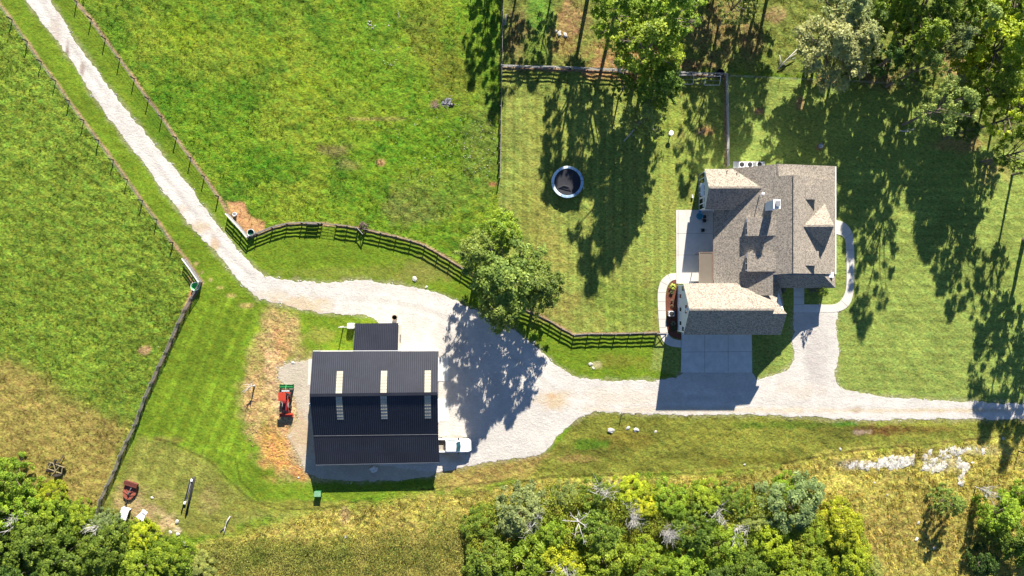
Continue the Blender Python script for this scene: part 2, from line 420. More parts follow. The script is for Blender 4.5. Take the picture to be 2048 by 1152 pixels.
zone([(870, 880), (940, 915), (1010, 918), (1100, 905), (1060, 950), (900, 985), (868, 985)], (188, 160, 92), 8, .8, .7, 10)
ELL = [(830, 415, 75, 45, (136, 138, 72), .65), (660, 300, 38, 16, (140, 128, 78), .75), (700, 330, 26, 14, (140, 130, 80), .6), (905, 150, 55, 95, (128, 122, 48), .5), (850, 60, 40, 60, (128, 122, 50), .45), (965, 290, 45, 110, (124, 142, 58), .7), (900, 385, 90, 50, (120, 148, 52), .6),
       (540, 100, 60, 30, (150, 175, 40), .6), (620, 170, 70, 30, (150, 175, 38), .5), (370, 60, 55, 45, (142, 170, 34), .6), (700, 230, 80, 25, (148, 170, 45), .5), (470, 190, 60, 40, (70, 125, 22), .5), (560, 330, 90, 40, (85, 140, 22), .6), (330, 190, 50, 90, (80, 130, 25), .5), (800, 290, 60, 40, (100, 150, 30), .5),
       (292, 700, 13, 9, (190, 150, 112), .95), (760, 326, 9, 7, (215, 165, 118), .9), (986, 368, 7, 4, (205, 140, 95), .8), (868, 208, 13, 12, (150, 125, 92), .95), (893, 205, 12, 9, (98, 98, 102), .95), (742, 238, 70, 5, (170, 150, 90), .7), (170, 790, 120, 30, (120, 135, 50), .4),
       (1410, 262, 22, 11, (178, 142, 88), .9), (1640, 292, 10, 9, (186, 132, 100), .95), (1518, 222, 10, 8, (176, 130, 98), .9), (1600, 205, 12, 16, (180, 140, 100), .8), (1355, 270, 20, 9, (170, 152, 90), .6), (1120, 60, 35, 60, (178, 140, 88), .6), (1260, 120, 90, 40, (196, 145, 100), .75), (1040, 70, 30, 70, (150, 120, 80), .6), (1240, 150, 60, 12, (200, 150, 105), .8),
       (1070, 100, 30, 40, (125, 155, 55), .7), (560, 700, 14, 60, (222, 178, 112), .7), (505, 790, 16, 60, (218, 178, 116), .6), (548, 900, 34, 60, (226, 170, 92), .9), (600, 945, 22, 16, (222, 160, 98), .8), (545, 745, 16, 60, (228, 192, 140), .7), (515, 720, 14, 26, (150, 150, 70), .5), (528, 850, 10, 30, (150, 150, 70), .5), (560, 1012, 110, 12, (152, 152, 64), .85), (420, 1062, 90, 16, (152, 150, 66), .85), (700, 1008, 90, 10, (156, 152, 66), .7), (600, 1110, 130, 34, (138, 152, 60), .6), (820, 1075, 90, 34, (188, 172, 92), .5), (470, 1110, 60, 30, (130, 152, 56), .6), (880, 1040, 50, 26, (150, 156, 66), .5), (1150, 30, 30, 40, (186, 146, 104), .55), (1420, 60, 50, 60, (160, 130, 90), .6), (1500, 90, 30, 50, (150, 120, 86), .6), (1760, 150, 60, 30, (140, 110, 84), .6), (1080, 20, 30, 50, (110, 160, 50), .7), (1385, 130, 60, 14, (175, 135, 95), .7), (1460, 50, 40, 60, (172, 138, 92), .5), (1530, 130, 25, 30, (130, 150, 55), .5), (1650, 160, 30, 12, (196, 152, 108), .8), (1550, 30, 30, 20, (190, 150, 112), .6), (1700, 130, 30, 30, (110, 92, 72), .5), (1920, 290, 50, 18, (190, 155, 100), .7), (1985, 340, 40, 35, (190, 165, 100), .6), (1900, 130, 40, 30, (190, 155, 108), .7),
       (1760, 862, 75, 11, (112, 78, 42), .85), (1722, 865, 20, 6, (214, 186, 160), .8), (1850, 858, 70, 8, (122, 98, 44), .6), (1250, 880, 60, 22, (132, 116, 46), .6), (1420, 875, 90, 16, (136, 136, 52), .5), (1180, 888, 40, 10, (90, 142, 30), .7), (1690, 848, 25, 6, (90, 150, 40), .8), (1560, 850, 110, 8, (88, 118, 30), .7), (1440, 925, 40, 10, (110, 98, 36), .6), (1550, 918, 90, 9, (112, 110, 36), .6), (1160, 918, 40, 8, (176, 148, 88), .6),
       (335, 1045, 20, 16, (225, 195, 145), .85), (355, 1062, 12, 7, (235, 215, 180), .8), (690, 1030, 12, 18, (204, 174, 128), .7), (322, 990, 26, 12, (186, 168, 104), .6), (262, 1000, 36, 46, (196, 168, 120), .75), (293, 1020, 30, 26, (196, 168, 124), .7), (420, 1000, 20, 30, (176, 158, 98), .5), (340, 880, 40, 8, (150, 140, 70), .5), (680, 600, 4, 4, (108, 148, 30), .1),
       (770, 600, 90, 14, (122, 140, 60), .0), (700, 545, 190, 14, (146, 150, 66), .55), (850, 545, 60, 26, (156, 148, 80), .5), (640, 510, 160, 30, (112, 142, 36), .4), (1100, 500, 50, 60, (165, 155, 78), .55), (1060, 430, 40, 90, (150, 150, 64), .45), (1130, 610, 60, 45, (162, 150, 78), .55), (1090, 250, 45, 60, (152, 150, 62), .4), (1240, 600, 70, 50, (128, 156, 52), .4), (1330, 230, 60, 60, (146, 166, 60), .5), (1340, 350, 50, 50, (148, 168, 66), .4),
       (1190, 700, 90, 24, (118, 146, 36), .5), (1250, 722, 70, 16, (148, 140, 58), .5), (1190, 728, 14, 8, (214, 200, 150), .7), (392, 528, 6, 5, (210, 180, 120), .8), (404, 545, 5, 4, (215, 185, 130), .8), (422, 560, 5, 5, (215, 190, 130), .8), (440, 575, 10, 4, (200, 180, 110), .7), (462, 592, 10, 5, (205, 180, 110), .7), (490, 612, 14, 6, (205, 175, 110), .7),
       (1720, 930, 45, 9, (226, 214, 190), .7), (1790, 925, 35, 12, (232, 224, 206), .8), (1880, 925, 40, 22, (226, 214, 190), .55), (1960, 900, 40, 10, (215, 205, 165), .5), (1850, 1030, 40, 50, (178, 158, 84), .6), (1770, 1070, 50, 50, (176, 156, 84), .5), (1900, 1100, 30, 30, (186, 166, 96), .5), (640, 670, 30, 20, (196, 176, 100), .35)]
FLINES = [(W_FENCE, 2.4, .9), (E_FENCE, 2.8, .95), (NS_FENCE, 1.2, .25), (SW_FENCE[:8], 3.0, .75), (SW_FENCE[7:], 2.5, .4), (YE_FENCE, 3.2, .85), (LOW + [(1333, 666)], 3.0, .9), (CURVE, 3.4, .85), (CURVE2, 3.4, .9), (CURVE3, 3.4, .85), (N_FENCE, 3.4, .95), ([(458, 428), (499, 475)], 3.4, .9), ([(372, 518), (404, 565)], 4, .9), ([(646, 448), (673, 451)], 3, .9)]
FLC = (196, 160, 124)

def turf(X, Y, detail=True):
    """seen colour (linear), coarseness and bump height of the ground at plan pixels X, Y"""
    wx, wy = X * S, Y * S
    n1, n2, n3 = fbm(wx, wy, 9, 3), fbm(wx, wy, 3.2, 11), fbm(wx, wy, 1.1, 23, 3)
    wrp = (fbm(wx, wy, 4, 41) - .5) * 2; wr2 = (fbm(wx, wy, 1.2, 57, 3) - .5) * 2
    c = np.empty(X.shape + (3,)); A, B, C = (np.array(lin(q)) for q in ((122, 158, 38), (78, 122, 30), (156, 170, 54)))
    t = sstep(.35, .65, n1)[..., None]; c[:] = A * (1 - t) + C * t * .55 + A * t * .45
    t = (sstep(.48, .72, n2) * .55)[..., None]; c = c * (1 - t) + B * t
    ruf = np.full(X.shape, .85)
    for poly, cc, soft, rf, op, rag in Z:
        d = sdf(X, Y, poly) + wrp * rag * .6 + wr2 * rag * .7
        t = (1 - sstep(-soft, soft, d)) * op
        cc = np.array(lin(cc))
        v = (1 + (n2 - .5) * .55 + (n1 - .5) * .3)[..., None]
        c = c * (1 - t[..., None]) + cc * v * t[..., None]
        if rf is not None: ruf = ruf * (1 - t) + rf * t
    for x, y, rx, ry, cc, op in ELL:
        m = (abs(X - x) < rx * 2.2) & (abs(Y - y) < ry * 2.2)
        if not m.any(): continue
        r = np.sqrt(((X[m] - x) / rx) ** 2 + ((Y[m] - y) / ry) ** 2) + wrp[m] * .35 + wr2[m] * .55
        t = ((1 - sstep(.45, 1.25, r)) * op)[..., None]
        c[m] = c[m] * (1 - t) + np.array(lin(cc)) * (1 + (n3[m] - .5) * .4)[..., None] * t
    # mowing stripes: south-west field along its fence, yard and east lawn up and down
    st = sdf(X, Y, [(408, 572), (520, 610), (525, 680), (485, 740), (480, 850), (510, 930), (455, 940), (275, 868), (330, 730)], 20)
    wf = sdf(X, Y, Z[0][0], 400) < 0
    c[wf] *= (1 + .11 * np.sin((X * .35 + Y * .94)[wf] / 15 * 6.283 / 2 + wrp[wf] * 1.5) * sstep(.35, .6, n1[wf]))[..., None]
    u = (X * .92 + Y * .39) / 38.0 + wrp * .03
    s1 = np.sin(u * 6.283) * .5 + .5; s2_ = np.sin(u * 6.283 + 2.1) * .5 + .5
    c *= (1 + (1 - sstep(-12, 4, st)) * (sstep(.70, 1.0, s1 + wr2 * .30) * .40 * (.5 + n2) + sstep(.78, 1.0, s2_ + wr2 * .28) * .26 * (.5 + n1) - .06))[..., None]
    st = sdf(X, Y, [(275, 868), (420, 920), (400, 1000), (240, 960)], 20)
    c *= (1 + (1 - sstep(-10, 4, st)) * (sstep(.55, .8, np.sin(u * 6.283) * .5 + .5) * .25 - .08))[..., None]
    yl = (X > 1003) & (X < 1352) & (Y > 160) & (Y < 668)
    c[yl] *= (1 + .13 * np.sin(X[yl] / 22 * 6.283 + wr2[yl]) + .10 * np.sin(X[yl] / 1.45 + wr2[yl]))[..., None]
    el = (X > 1600) & (Y > 330) & (Y < 800)
    c[el] *= (1 + .10 * np.sin(Y[el] / 17 * 6.283 + wr2[el]))[..., None]
    # yard: drier rows
    t = (sstep(.55, .75, fbm(wx * 2.2, wy * .5, 3.0, 91, 3)) * .35 * ((X > 1003) & (X < 1450) & (Y > 150) & (Y < 668)))[..., None]
    c = c * (1 - t) + np.array(lin((172, 165, 84))) * t
    d = ldist(X, Y, [(980, 975), (1100, 953), (1300, 950), (1420, 946), (1520, 936), (1620, 916), (1720, 900), (1840, 890), (2000, 872)], 30) + wr2 * 2.5
    c *= (1 - (1 - sstep(.5, 3, d)) * .5 + (1 - sstep(4, 11, d)) * sstep(2, 5, d) * .18)[..., None]
    # worn mower tracks curling round the field south of the barn
    for tl in ([(275, 868), (340, 884), (420, 922), (452, 955), (500, 1000), (560, 1020), (640, 1018), (800, 985), (1000, 962)], [(470, 915), (480, 960), (520, 1003), (600, 1020)]):
        d = ldist(X, Y, tl, 30) + wr2 * 2.0
        c *= (1 - (1 - sstep(.5, 2.8, d)) * .42 + (1 - sstep(3, 8, d)) * sstep(1.5, 4, d) * .22)[..., None]
    bare = (Y > 835) & (Y < 980) & (X > 880)
    c[bare] *= (1 + (fbm(wx[bare] * .5, wy[bare] * 1.6, 3.5, 131, 4) - .5) * .9)[..., None] * np.array([1.0, 1.0, 1.0])
    for ln, w, op in FLINES:
        d = ldist(X, Y, ln) + wr2 * 1.8
        t = ((1 - sstep(w - .8, w + 1.2, d)) * op)[..., None]
        c = c * (1 - t) + np.array(lin(FLC)) * (1 + (n3 - .5) * .5)[..., None] * t
    dg = np.minimum(sdf(X, Y, GRAVEL, 30), sdf(X, Y, GRAVEL_W, 30))
    # stray stones and thin grass along the gravel
    t = ((1 - sstep(0, 9, dg + wr2 * 7)) * .45)[..., None]
    c = c * (1 - t) + np.array(lin((188, 178, 140))) * t
    amp = ruf.copy()
    near = sstep(2, 14, dg)
    for b in ((1300, 1720, 320, 760), (600, 900, 690, 990)):
        bx = np.maximum(np.maximum(b[0] - X, X - b[1]), np.maximum(b[2] - Y, Y - b[3]))
        near = np.minimum(near, sstep(-2, 12, bx))
    for ln, w, op in FLINES: near = np.minimum(near, .25 + .75 * sstep(2, 8, ldist(X, Y, ln)))
    hgt = near * np.clip(amp, 0, 2) ** 1.6
    return np.clip(c, 0.001, 1), ruf, hgt, dg

xs = np.concatenate([-np.geomspace(86, 3000, 22)[::-1], np.arange(-84, 84.01, .23), np.geomspace(86, 3000, 22)])
ys = np.concatenate([-np.geomspace(52, 3000, 22)[::-1], np.arange(-50, 50.01, .23), np.geomspace(52, 3000, 22)])
GX, GY = np.meshgrid(xs, ys)
gpx, gpy = GX / S + CX, CY - GY / S
tc_, ruf_, hgt_, dg_ = turf(gpx, gpy)
bump = fbm(GX * 1.0 + GY * .4, GY, .95, 71, 3, .55) - .5
bump2 = fbm(GX, GY, 3.5, 77, 2) - .5
farm = sstep(0, 2, 84.5 - abs(GX)) * sstep(0, 2, 50.5 - abs(GY))
GZ = (bump * .42 + bump2 * .18) * hgt_ * farm
cols = np.concatenate([tc_ / LIT, np.ones(tc_.shape[:2] + (1,))], -1).reshape(-1, 4)
nx, ny = len(xs), len(ys)
idx = np.arange(nx * ny).reshape(ny, nx)
fc = np.stack([idx[:-1, :-1], idx[:-1, 1:], idx[1:, 1:], idx[1:, :-1]], -1).reshape(-1, 4)
me = np_mesh("ground", np.stack([GX, GY, GZ], -1).reshape(-1, 3), fc, {"tone": ('FLOAT_COLOR', cols), "ruf": ('FLOAT', ruf_.ravel())}, True)
ground = link("ground", me, M_GROUND)
tag(ground, kind="structure")

# gravel: one sheet cut along a ragged edge
CENTRE = [(40, -90), (100, 30), (200, 170), (300, 310), (385, 420), (470, 520), (560, 582), (700, 595), (840, 615), (960, 670), (1060, 740), (1130, 785), (1250, 795), (1500, 798), (1750, 818), (2400, 822)]
def gravel_sheet(name, poly, z, c0, patches, seed):
    pl = np.array(poly); x0, x1 = max(pl[:, 0].min(), -300), min(pl[:, 0].max(), 2400); y0, y1 = pl[:, 1].min(), pl[:, 1].max()
    st = 3.2
    gx, gy = np.meshgrid(np.arange(x0 - 12, x1 + 12, st), np.arange(y0 - 12, y1 + 12, st))
    wx, wy = gx * S, gy * S
    f = sdf(gx, gy, poly, 40) + (fbm(wx, wy, 1.6, seed, 4, .65) - .5) * 9 + (vnoise(wx * 3.1, wy * 3.1, seed + 5) - .5) * 4
    n1 = fbm(wx, wy, 5, seed + 9); n2 = fbm(wx, wy, 1.0, seed + 12, 3)
    c = np.empty(gx.shape + (3,)); c[:] = np.array(lin(c0))
    c *= (1 + (n1 - .5) * .22 + (n2 - .5) * .25)[..., None]
    dc = ldist(gx, gy, smooth_line(CENTRE, 4), 60)
    trk = np.exp(-((dc - 11 + (n1 - .5) * 4) / 3.2) ** 2); mid = np.exp(-(dc / 5.0) ** 2)
    c *= (1 + trk * .06 - mid * .16 * sstep(.4, .6, n1) - sstep(18, 50, dc) * .05)[..., None]
    for x, y, rx, ry, cc, op in patches:
        r = np.sqrt(((gx - x) / rx) ** 2 + ((gy - y) / ry) ** 2) + (n2 - .5) * .9
        t = ((1 - sstep(.3, 1.2, r)) * op)[..., None]
        c = c * (1 - t) + np.array(lin(cc)) * t
    vs, fs, cs = [], [], []
    cache = {}
    R, Cn = gx.shape
    F = f.tolist(); CL = c.tolist()
    def vert(key, p, cc):
        if key not in cache:
            cache[key] = len(vs); vs.append(p); cs.append(cc)
        return cache[key]
    any_in = (f[:-1, :-1] < 0) | (f[1:, :-1] < 0) | (f[:-1, 1:] < 0) | (f[1:, 1:] < 0)
    for i, j in zip(*np.nonzero(any_in)):
        i, j = int(i), int(j)
        cor = [(i, j), (i + 1, j), (i + 1, j + 1), (i, j + 1)]
        out = []
        for q in range(4):
            a, b = cor[q], cor[(q + 1) % 4]
            fa, fb = F[a[0]][a[1]], F[b[0]][b[1]]
            pa = (gx[a] , gy[a]); pb = (gx[b], gy[b])
            if fa < 0: out.append(vert(a, G(pa[0], pa[1], z), CL[a[0]][a[1]]))
            if (fa < 0) != (fb < 0):
                t = fa / (fa - fb); key = (min(a, b), max(a, b))
                out.append(vert(key, G(pa[0] + (pb[0] - pa[0]) * t, pa[1] + (pb[1] - pa[1]) * t, z - .012), CL[a[0]][a[1]]))
        if len(out) >= 3: fs.append(out)
    m = bpy.data.meshes.new(name); m.from_pydata(vs, [], fs)
    a = m.attributes.new("tone", 'FLOAT_COLOR', 'POINT')
    a.data.foreach_set("color", np.concatenate([np.array(cs) / LIT, np.ones((len(cs), 1))], 1).astype(np.float32).ravel())
    a = m.attributes.new("ruf", 'FLOAT', 'POINT'); a.data.foreach_set("value", np.full(len(cs), .8, np.float32))
    m.update()
    o = link(name, m, M_GRAVEL); tag(o, kind="structure"); return o
GP = [(600, 612, 80, 24, (232, 206, 160), .7), (540, 590, 40, 14, (228, 208, 170), .5), (110, 70, 14, 50, (214, 196, 176), .5), (135, 100, 5, 22, (140, 110, 88), .7), (165, 135, 5, 18, (150, 116, 90), .6), (400, 455, 30, 16, (226, 196, 150), .6), (430, 490, 12, 18, (222, 184, 134), .7), (360, 420, 20, 14, (224, 200, 165), .5),
      (1110, 802, 40, 20, (232, 204, 160), .75), (1100, 790, 16, 8, (226, 180, 116), .6), (1400, 820, 300, 7, (240, 222, 190), .6), (1750, 822, 300, 5, (238, 218, 186), .6), (1710, 820, 12, 8, (200, 174, 140), .7), (1250, 795, 120, 22, (240, 226, 204), .6), (1900, 820, 160, 4, (226, 200, 150), .5), (905, 900, 26, 30, (206, 178, 138), .6), (900, 700, 40, 60, (214, 206, 196), .5), (1630, 720, 30, 80, (206, 196, 190), .5), (1600, 780, 60, 20, (236, 222, 204), .6)]
gravel_sheet("gravel_driveway", GRAVEL, .035, (241, 234, 223), GP, 5)
gravel_sheet("barn_gravel", GRAVEL_W, .030, (222, 210, 188), [(600, 870, 30, 60, (224, 190, 140), .6)], 31)

# concrete
def slab(name, outline, h, m=M_CONC, joints=(), closed_smooth=False, z0=-.1):
    pts = [G(x, y)[:2] for x, y in outline]
    b = MB().prism(pts, z0, h)
    for (ax, ay), (bx, by) in joints:
        a, c = G(ax, ay, h + .004), G(bx, by, h + .004)
        b.bar(a, c, .05, .006, 1)
    o = b.build(name, [m, M_JOINT]); tag(o, kind="structure"); return o
slab("garage_apron", [(1363, 655), (1503, 655), (1504, 745), (1362, 745)], .09, M_CONC2, [((1409, 668), (1409, 744)), ((1456, 668), (1456, 744)), ((1363, 704), (1503, 703))])
slab("patio", [(1351.5, 420), (1430, 420), (1430, 567), (1352.5, 567)], .10, M_CONC, [((1353, 467), (1425, 467)), ((1353, 510), (1400, 510)), ((1356, 421), (1356, 566))])
wk = smooth_line([(1352, 546), (1336, 549), (1322, 562), (1315.5, 585), (1316, 620), (1318, 650), (1320, 666), (1326, 682), (1340, 692), (1362, 695)], 5)
wk2 = smooth_line([(1362, 681), (1346, 677), (1337, 668), (1333, 650), (1331, 620), (1331, 590), (1335, 572), (1343, 562), (1352, 559)], 5)
slab("west_walkway", wk + wk2, .06, M_CONC, [((1316, y), (1331.5, y)) for y in (585, 603, 621, 638, 655)] + [((1322, 563), (1334, 570)), ((1336, 549), (1341, 561))])
ek = smooth_line([(1650, 441), (1676, 441), (1693, 449), (1705, 468), (1708, 500), (1708, 560), (1705, 592), (1696, 612), (1676, 623), (1640, 624.5)], 5)
ek2 = smooth_line([(1640, 609), (1668, 608.5), (1682, 600), (1691, 580), (1693, 550), (1692, 500), (1690, 480), (1680, 470), (1650, 466)], 5)
slab("east_walkway", ek + ek2, .06, M_CONC, [((1691, y), (1708, y)) for y in (500, 522, 545, 568)] + [((1689, 478), (1704, 466)), ((1682, 601), (1695, 613))])
slab("entry_path", [(1587, 560), (1608, 560), (1608, 609), (1639.7, 609), (1639.7, 624.3), (1587, 624.3)], .06, M_CONC2, [((1587, 594), (1608, 594)), ((1587, 609), (1608, 609))])
slab("barn_west_apron", [(617, 718), (640, 718), (640, 770), (615.5, 770)], .05, M_CONC)
slab("barn_east_apron", [(881, 713), (897, 713), (897, 762), (879, 762)], .08, M_CONC2)
slab("barn_entry_pad", [(881, 796), (897, 796), (897, 843), (880, 843)], .08, M_CONC2)
slab("condenser_pad", [(1466, 323), (1529, 323), (1530, 350), (1466, 350)], .07, M_CONC)
ob = MB().prism([G(x, y)[:2] for x, y in smooth_line([(1352, 560), (1344, 563), (1336, 573), (1332, 590), (1332, 620), (1334, 648), (1338, 666), (1354, 666), (1354, 600)], 3, True)], -.05, .05).build("mulch_bed", M_MULCH)
tag(ob, kind="structure")
ob = MB().prism([G(x, y)[:2] for x, y in smooth_line([(1338, 667), (1346, 674), (1362, 678), (1362, 667)], 3, True)], -.05, .045).build("mulch_bed", M_MULCH)
tag(ob, kind="structure")

# ------------------------------------------------------------------ buildings
def rslab(mb, pts, t=.16, mi=0, mi2=1):
    n = len(pts)
    a = sum(pts[i][0] * pts[(i + 1) % n][1] - pts[(i + 1) % n][0] * pts[i][1] for i in range(n))
    if a < 0: pts = pts[::-1]
    mb.face(pts, mi)
    lo = [(p[0], p[1], p[2] - t) for p in pts]
    mb.face(lo[::-1], mi2)
    for i in range(n):
        j = (i + 1) % n
        mb.face([lo[i], lo[j], pts[j], pts[i]], mi2)
    return mb
def profile(mb, prof, axis, a, b, mi=0):
    """extrude a closed section [(u, h)] given in plan pixels from a to b along the other axis"""
    def pt(u, v, h): return G(u, v, h) if axis == 'y' else G(v, u, h)
    n = len(prof)
    A = [pt(u, a, h) for u, h in prof]; B = [pt(u, b, h) for u, h in prof]
    mb.face(A, mi); mb.face(B[::-1], mi)
    for i in range(n):
        j = (i + 1) % n
        mb.face([A[j], A[i], B[i], B[j]], mi)
    return mb
def gable(root, axis, u0, uc, u1, v0, v1, e0, hr, e1, ov=4, wall=True, roofname='roof', cap=True):
    """gable volume: section u0..uc..u1 (plan px, roof edge), length v0..v1"""
    def pt(u, v, h): return G(u, v, h) if axis == 'y' else G(v, u, h)
    r = MB()
    rslab(r, [pt(u0, v0, e0), pt(uc, v0, hr), pt(uc, v1, hr), pt(u0, v1, e0)])
    rslab(r, [pt(uc + .03, v0, hr), pt(u1, v0, e1), pt(u1, v1, e1), pt(uc + .03, v1, hr)])
    o = r.build(roofname, [M_SHING, M_TRIM], root)
    if cap:
        MB().bar(pt(uc, v0, hr + .03), pt(uc, v1, hr + .03), .28, .05).build("ridge_cap", M_SHING, o)
    if wall:
        s0, s1 = (hr - e0) / (uc - u0), (hr - e1) / (u1 - uc)
        w = MB(); profile(w, [(u0 + ov, 0), (u1 - ov, 0), (u1 - ov, e1 + s1 * ov - .2), (uc, hr - .2), (u0 + ov, e0 + s0 * ov - .2)], axis, v0 + ov, v1 - ov)
        w.build("wall", M_SIDE, root)
    return o
def window_w(root, gx, gy, z0, z1, w, parent=None, panes=1, name="window"):
    """window in a west wall standing at plan x gx, centred on gy, w metres wide"""
    x, y, _ = G(gx, gy)
    b = MB()
    b.box(x - .05, x - .003, y - w / 2 - .08, y - w / 2, z0 - .08, z1 + .08).box(x - .05, x - .003, y + w / 2, y + w / 2 + .08, z0 - .08, z1 + .08)
    b.box(x - .05, x - .003, y - w / 2, y + w / 2, z1, z1 + .08).box(x - .08, x - .003, y - w / 2, y + w / 2, z0 - .08, z0)
    f = b.build(name, M_TRIM, parent or root)
    for i in range(panes):
        a = y - w / 2 + w * i / panes; c = y - w / 2 + w * (i + 1) / panes
        MB().box(x - .03, x - .005, a + .04, c - .04, z0 + .03, z1 - .03).build("pane", M_GLASS, f)
    if panes > 1: MB().box(x - .055, x - .006, y - .06, y + .06, z0, z1).build("mullion", M_TRIM, f)
    return f

house = tag(empty("farmhouse", G(1500, 500)), "large pale farmhouse with tan shingle gables, dormers and an attached three-bay garage", "house")
HX = house.location.copy()
def sub(fn):                                                   # parts are modelled in world space, then hung on the house's base point
    before = set(bpy.data.objects); fn()
    for o in set(bpy.data.objects) - before:
        if o.parent == house: o.matrix_parent_inverse = Matrix.Translation(-HX)
def build_house():
    R = house
    # main block: ridge north-south, steep upper west slope over a shallower lower one
    def wl(x): return 2.5 + (x - 1418) * .0447                  # lower west slope
    def es(x): return 8.3 - (x - 1542.6) * .0484                # east slope
    r = MB()
    rslab(r, [G(1418, 590, wl(1418)), G(1512, 590, wl(1512)), G(1512, 345, wl(1512)), G(1418, 346, wl(1418))])
    rslab(r, [G(1512.02, 551, 6.75), G(1542.6, 549, 8.3), G(1542.6, 368, 8.3), G(1512.02, 368, 6.75)])
    rslab(r, [G(1542.65, 549, 8.3), G(1652, 549, es(1652)), G(1652, 368, es(1652)), G(1542.65, 368, 8.3)])
    ro = r.build("roof", [M_SHING, M_TRIM], R)
    MB().bar(G(1542.6, 549, 8.33), G(1542.6, 368, 8.33), .28, .05).build("ridge_cap", M_SHING, ro)
    # lower northern block
    r = MB()
    rslab(r, [G(1512.02, 345, 6.72), G(1520, 344.6, 7.0), G(1520, 372, 7.0), G(1512.02, 372, 6.72)])
    rslab(r, [G(1520.03, 344.6, 7.0), G(1652, 339.5, 3.0), G(1652, 367.5, 3.0), G(1520.03, 367.5, 7.0)])
    ro = r.build("roof", [M_SHING, M_TRIM], R)
    MB().bar(G(1520, 344.6, 7.03), G(1520, 366, 7.03), .26, .05).build("ridge_cap", M_SHING, ro)
    w = MB()
    profile(w, [(1425, 0), (1647, 0), (1647, 2.9), (1542.6, 8.0), (1512, 6.5), (1425, 2.6)], 'y', 371, 545)
    profile(w, [(1425, 0), (1646, 0), (1646, 2.9), (1520, 6.7), (1510, 6.4), (1425, 2.55)], 'y', 349, 371)
    profile(w, [(1425, 0), (1510, 0), (1510, 6.4), (1425, 2.6)], 'y', 545, 586)
    w.build("wall", M_SIDE, R)
    # gutters along the long eaves
    g = MB(); g.bar(G(1417.2, 428, 2.42), G(1417.2, 560, 2.42), .11, .12); g.build("gutter", M_BROWN, R)
    g = MB(); g.bar(G(1652.8, 340, 2.92), G(1652.8, 549, 2.92), .12, .12); g.build("gutter", M_TRIM, R)
    # north-west wing
    gable(R, 'x', 347, 386.5, 425, 1395, 1500, 3.9, 5.9, 3.9, ov=3)
    # small awnings and windows on its west wall
    for y0, y1, x, z in ((352, 370, 1398, 3.2), (372, 396, 1392, 2.7), (397, 418, 1396, 2.9)):
        xa = 1024 + (x - 1024)
        b = MB(); rslab(b, [G(xa, y0, z - .25), G(xa, y1, z - .25), G(xa + 8, y1, z + .15), G(xa + 8, y0, z + .15)], .06, 0, 0)
        for q in np.arange(y0, y1 + .1, 3.0): b.bar(G(xa, q, z - .22), G(xa + 8, q, z + .18), .05, .05)
        o = b.build("awning", M_WHITE, R)
        for yb in (y0 + 1, y1 - 1): MB().bar(G(xa + .6, yb, z - .3), G(1398, yb, z - .9), .05).build("bracket", M_STEEL, o)
    for y in (361, 386, 410): window_w(R, 1398, y, .3, 3.1, 1.55, panes=2)
    # garage wing
    r = MB()
    rslab(r, [G(1352.5, 567, 4.2), G(1508, 567, 4.2), G(1540, 567, 4.2), G(1510, 615.8, 7.6), G(1352.5, 615.8, 7.6)])
    rslab(r, [G(1352.5, 615.85, 7.6), G(1510, 615.85, 7.6), G(1510, 624, 7.04), G(1508, 665.7, 4.2), G(1352.5, 665.7, 4.2)])
    rslab(r, [G(1510.05, 624, 7.04), G(1536.5, 624, 6.95), G(1540, 665.7, 4.15), G(1508.05, 665.7, 4.2)])
    rslab(r, [G(1510.05, 604, 5.9), G(1522, 602, 5.9), G(1536.5, 623.9, 6.95), G(1510.05, 623.9, 7.04)])
    ro = r.build("roof", [M_SHING, M_TRIM], R)
    MB().bar(G(1352.5, 615.8, 7.63), G(1510, 615.8, 7.63), .26, .05).build("ridge_cap", M_SHING, ro)
    b = MB(); b.box(-.12, .12, -.1, .1, 0, .3); o = b.build("roof_vent", M_DARK, R); o.location = Vector(G(1484, 578.5, 4.95))
    w = MB()
    profile(w, [(570, 0), (662, 0), (662, 4.2), (615.8, 7.35), (570, 4.2)], 'x', 1355, 1509)
    profile(w, [(575, 0), (662, 0), (662, 4.2), (624, 6.7), (606, 5.6), (575, 4.0)], 'x', 1509, 1534)
    w.build("wall", M_SIDE, R)
    b = MB(); x = G(1355, 0)[0]
    for y in (571, 661): MB().box(x - .035, x + .1, G(0, y)[1] - .09, G(0, y)[1] + .09, 0, 4.0).build("corner_trim", M_TRIM, R)
    for y in (592, 618, 645): window_w(R, 1355, y, 1.4, 2.5, .62)
    for y in (611.5, 621): window_w(R, 1355, y, 4.7, 5.7, .55)
    for y in (577, 655): window_w(R, 1355, y, 2.9, 3.9, .7)
    b = MB(); b.lathe((x - .15, G(0, 616)[1], 5.9), [(.0, .2), (.12, .15), (.2, 0), (.18, -.05), (0, -.05)], 10); b.build("wall_lamp", M_WHITE, R)
    for i, y in enumerate((G(1386, 0)[0], G(1433, 0)[0], G(1479, 0)[0])):
        yy = G(0, 662)[1]
        b = MB(); b.box(y - 1.35, y + 1.35, yy - .06, yy - .003, .05, 2.3)
        for z in (.6, 1.15, 1.7): b.box(y - 1.33, y + 1.33, yy - .075, yy - .06, z - .02, z + .02)
        b.build("garage_door", M_TRIM, R)
    # link between garage and house
    r = MB(); rslab(r, [G(1515, 560, 4.6), G(1541, 566, 3.6), G(1549, 611, 3.5), G(1519, 612, 4.5)]); r.build("roof", [M_SHING, M_TRIM], R)
    w = MB(); w.box(*[G(1515, 0)[0], G(1543, 0)[0]], G(0, 609)[1], G(0, 545)[1], 0, 3.3); w.build("wall", M_SIDE, R)
    # south porch roof, hipped at its east end
    r = MB()
    e0, e1 = 2.9, 4.3
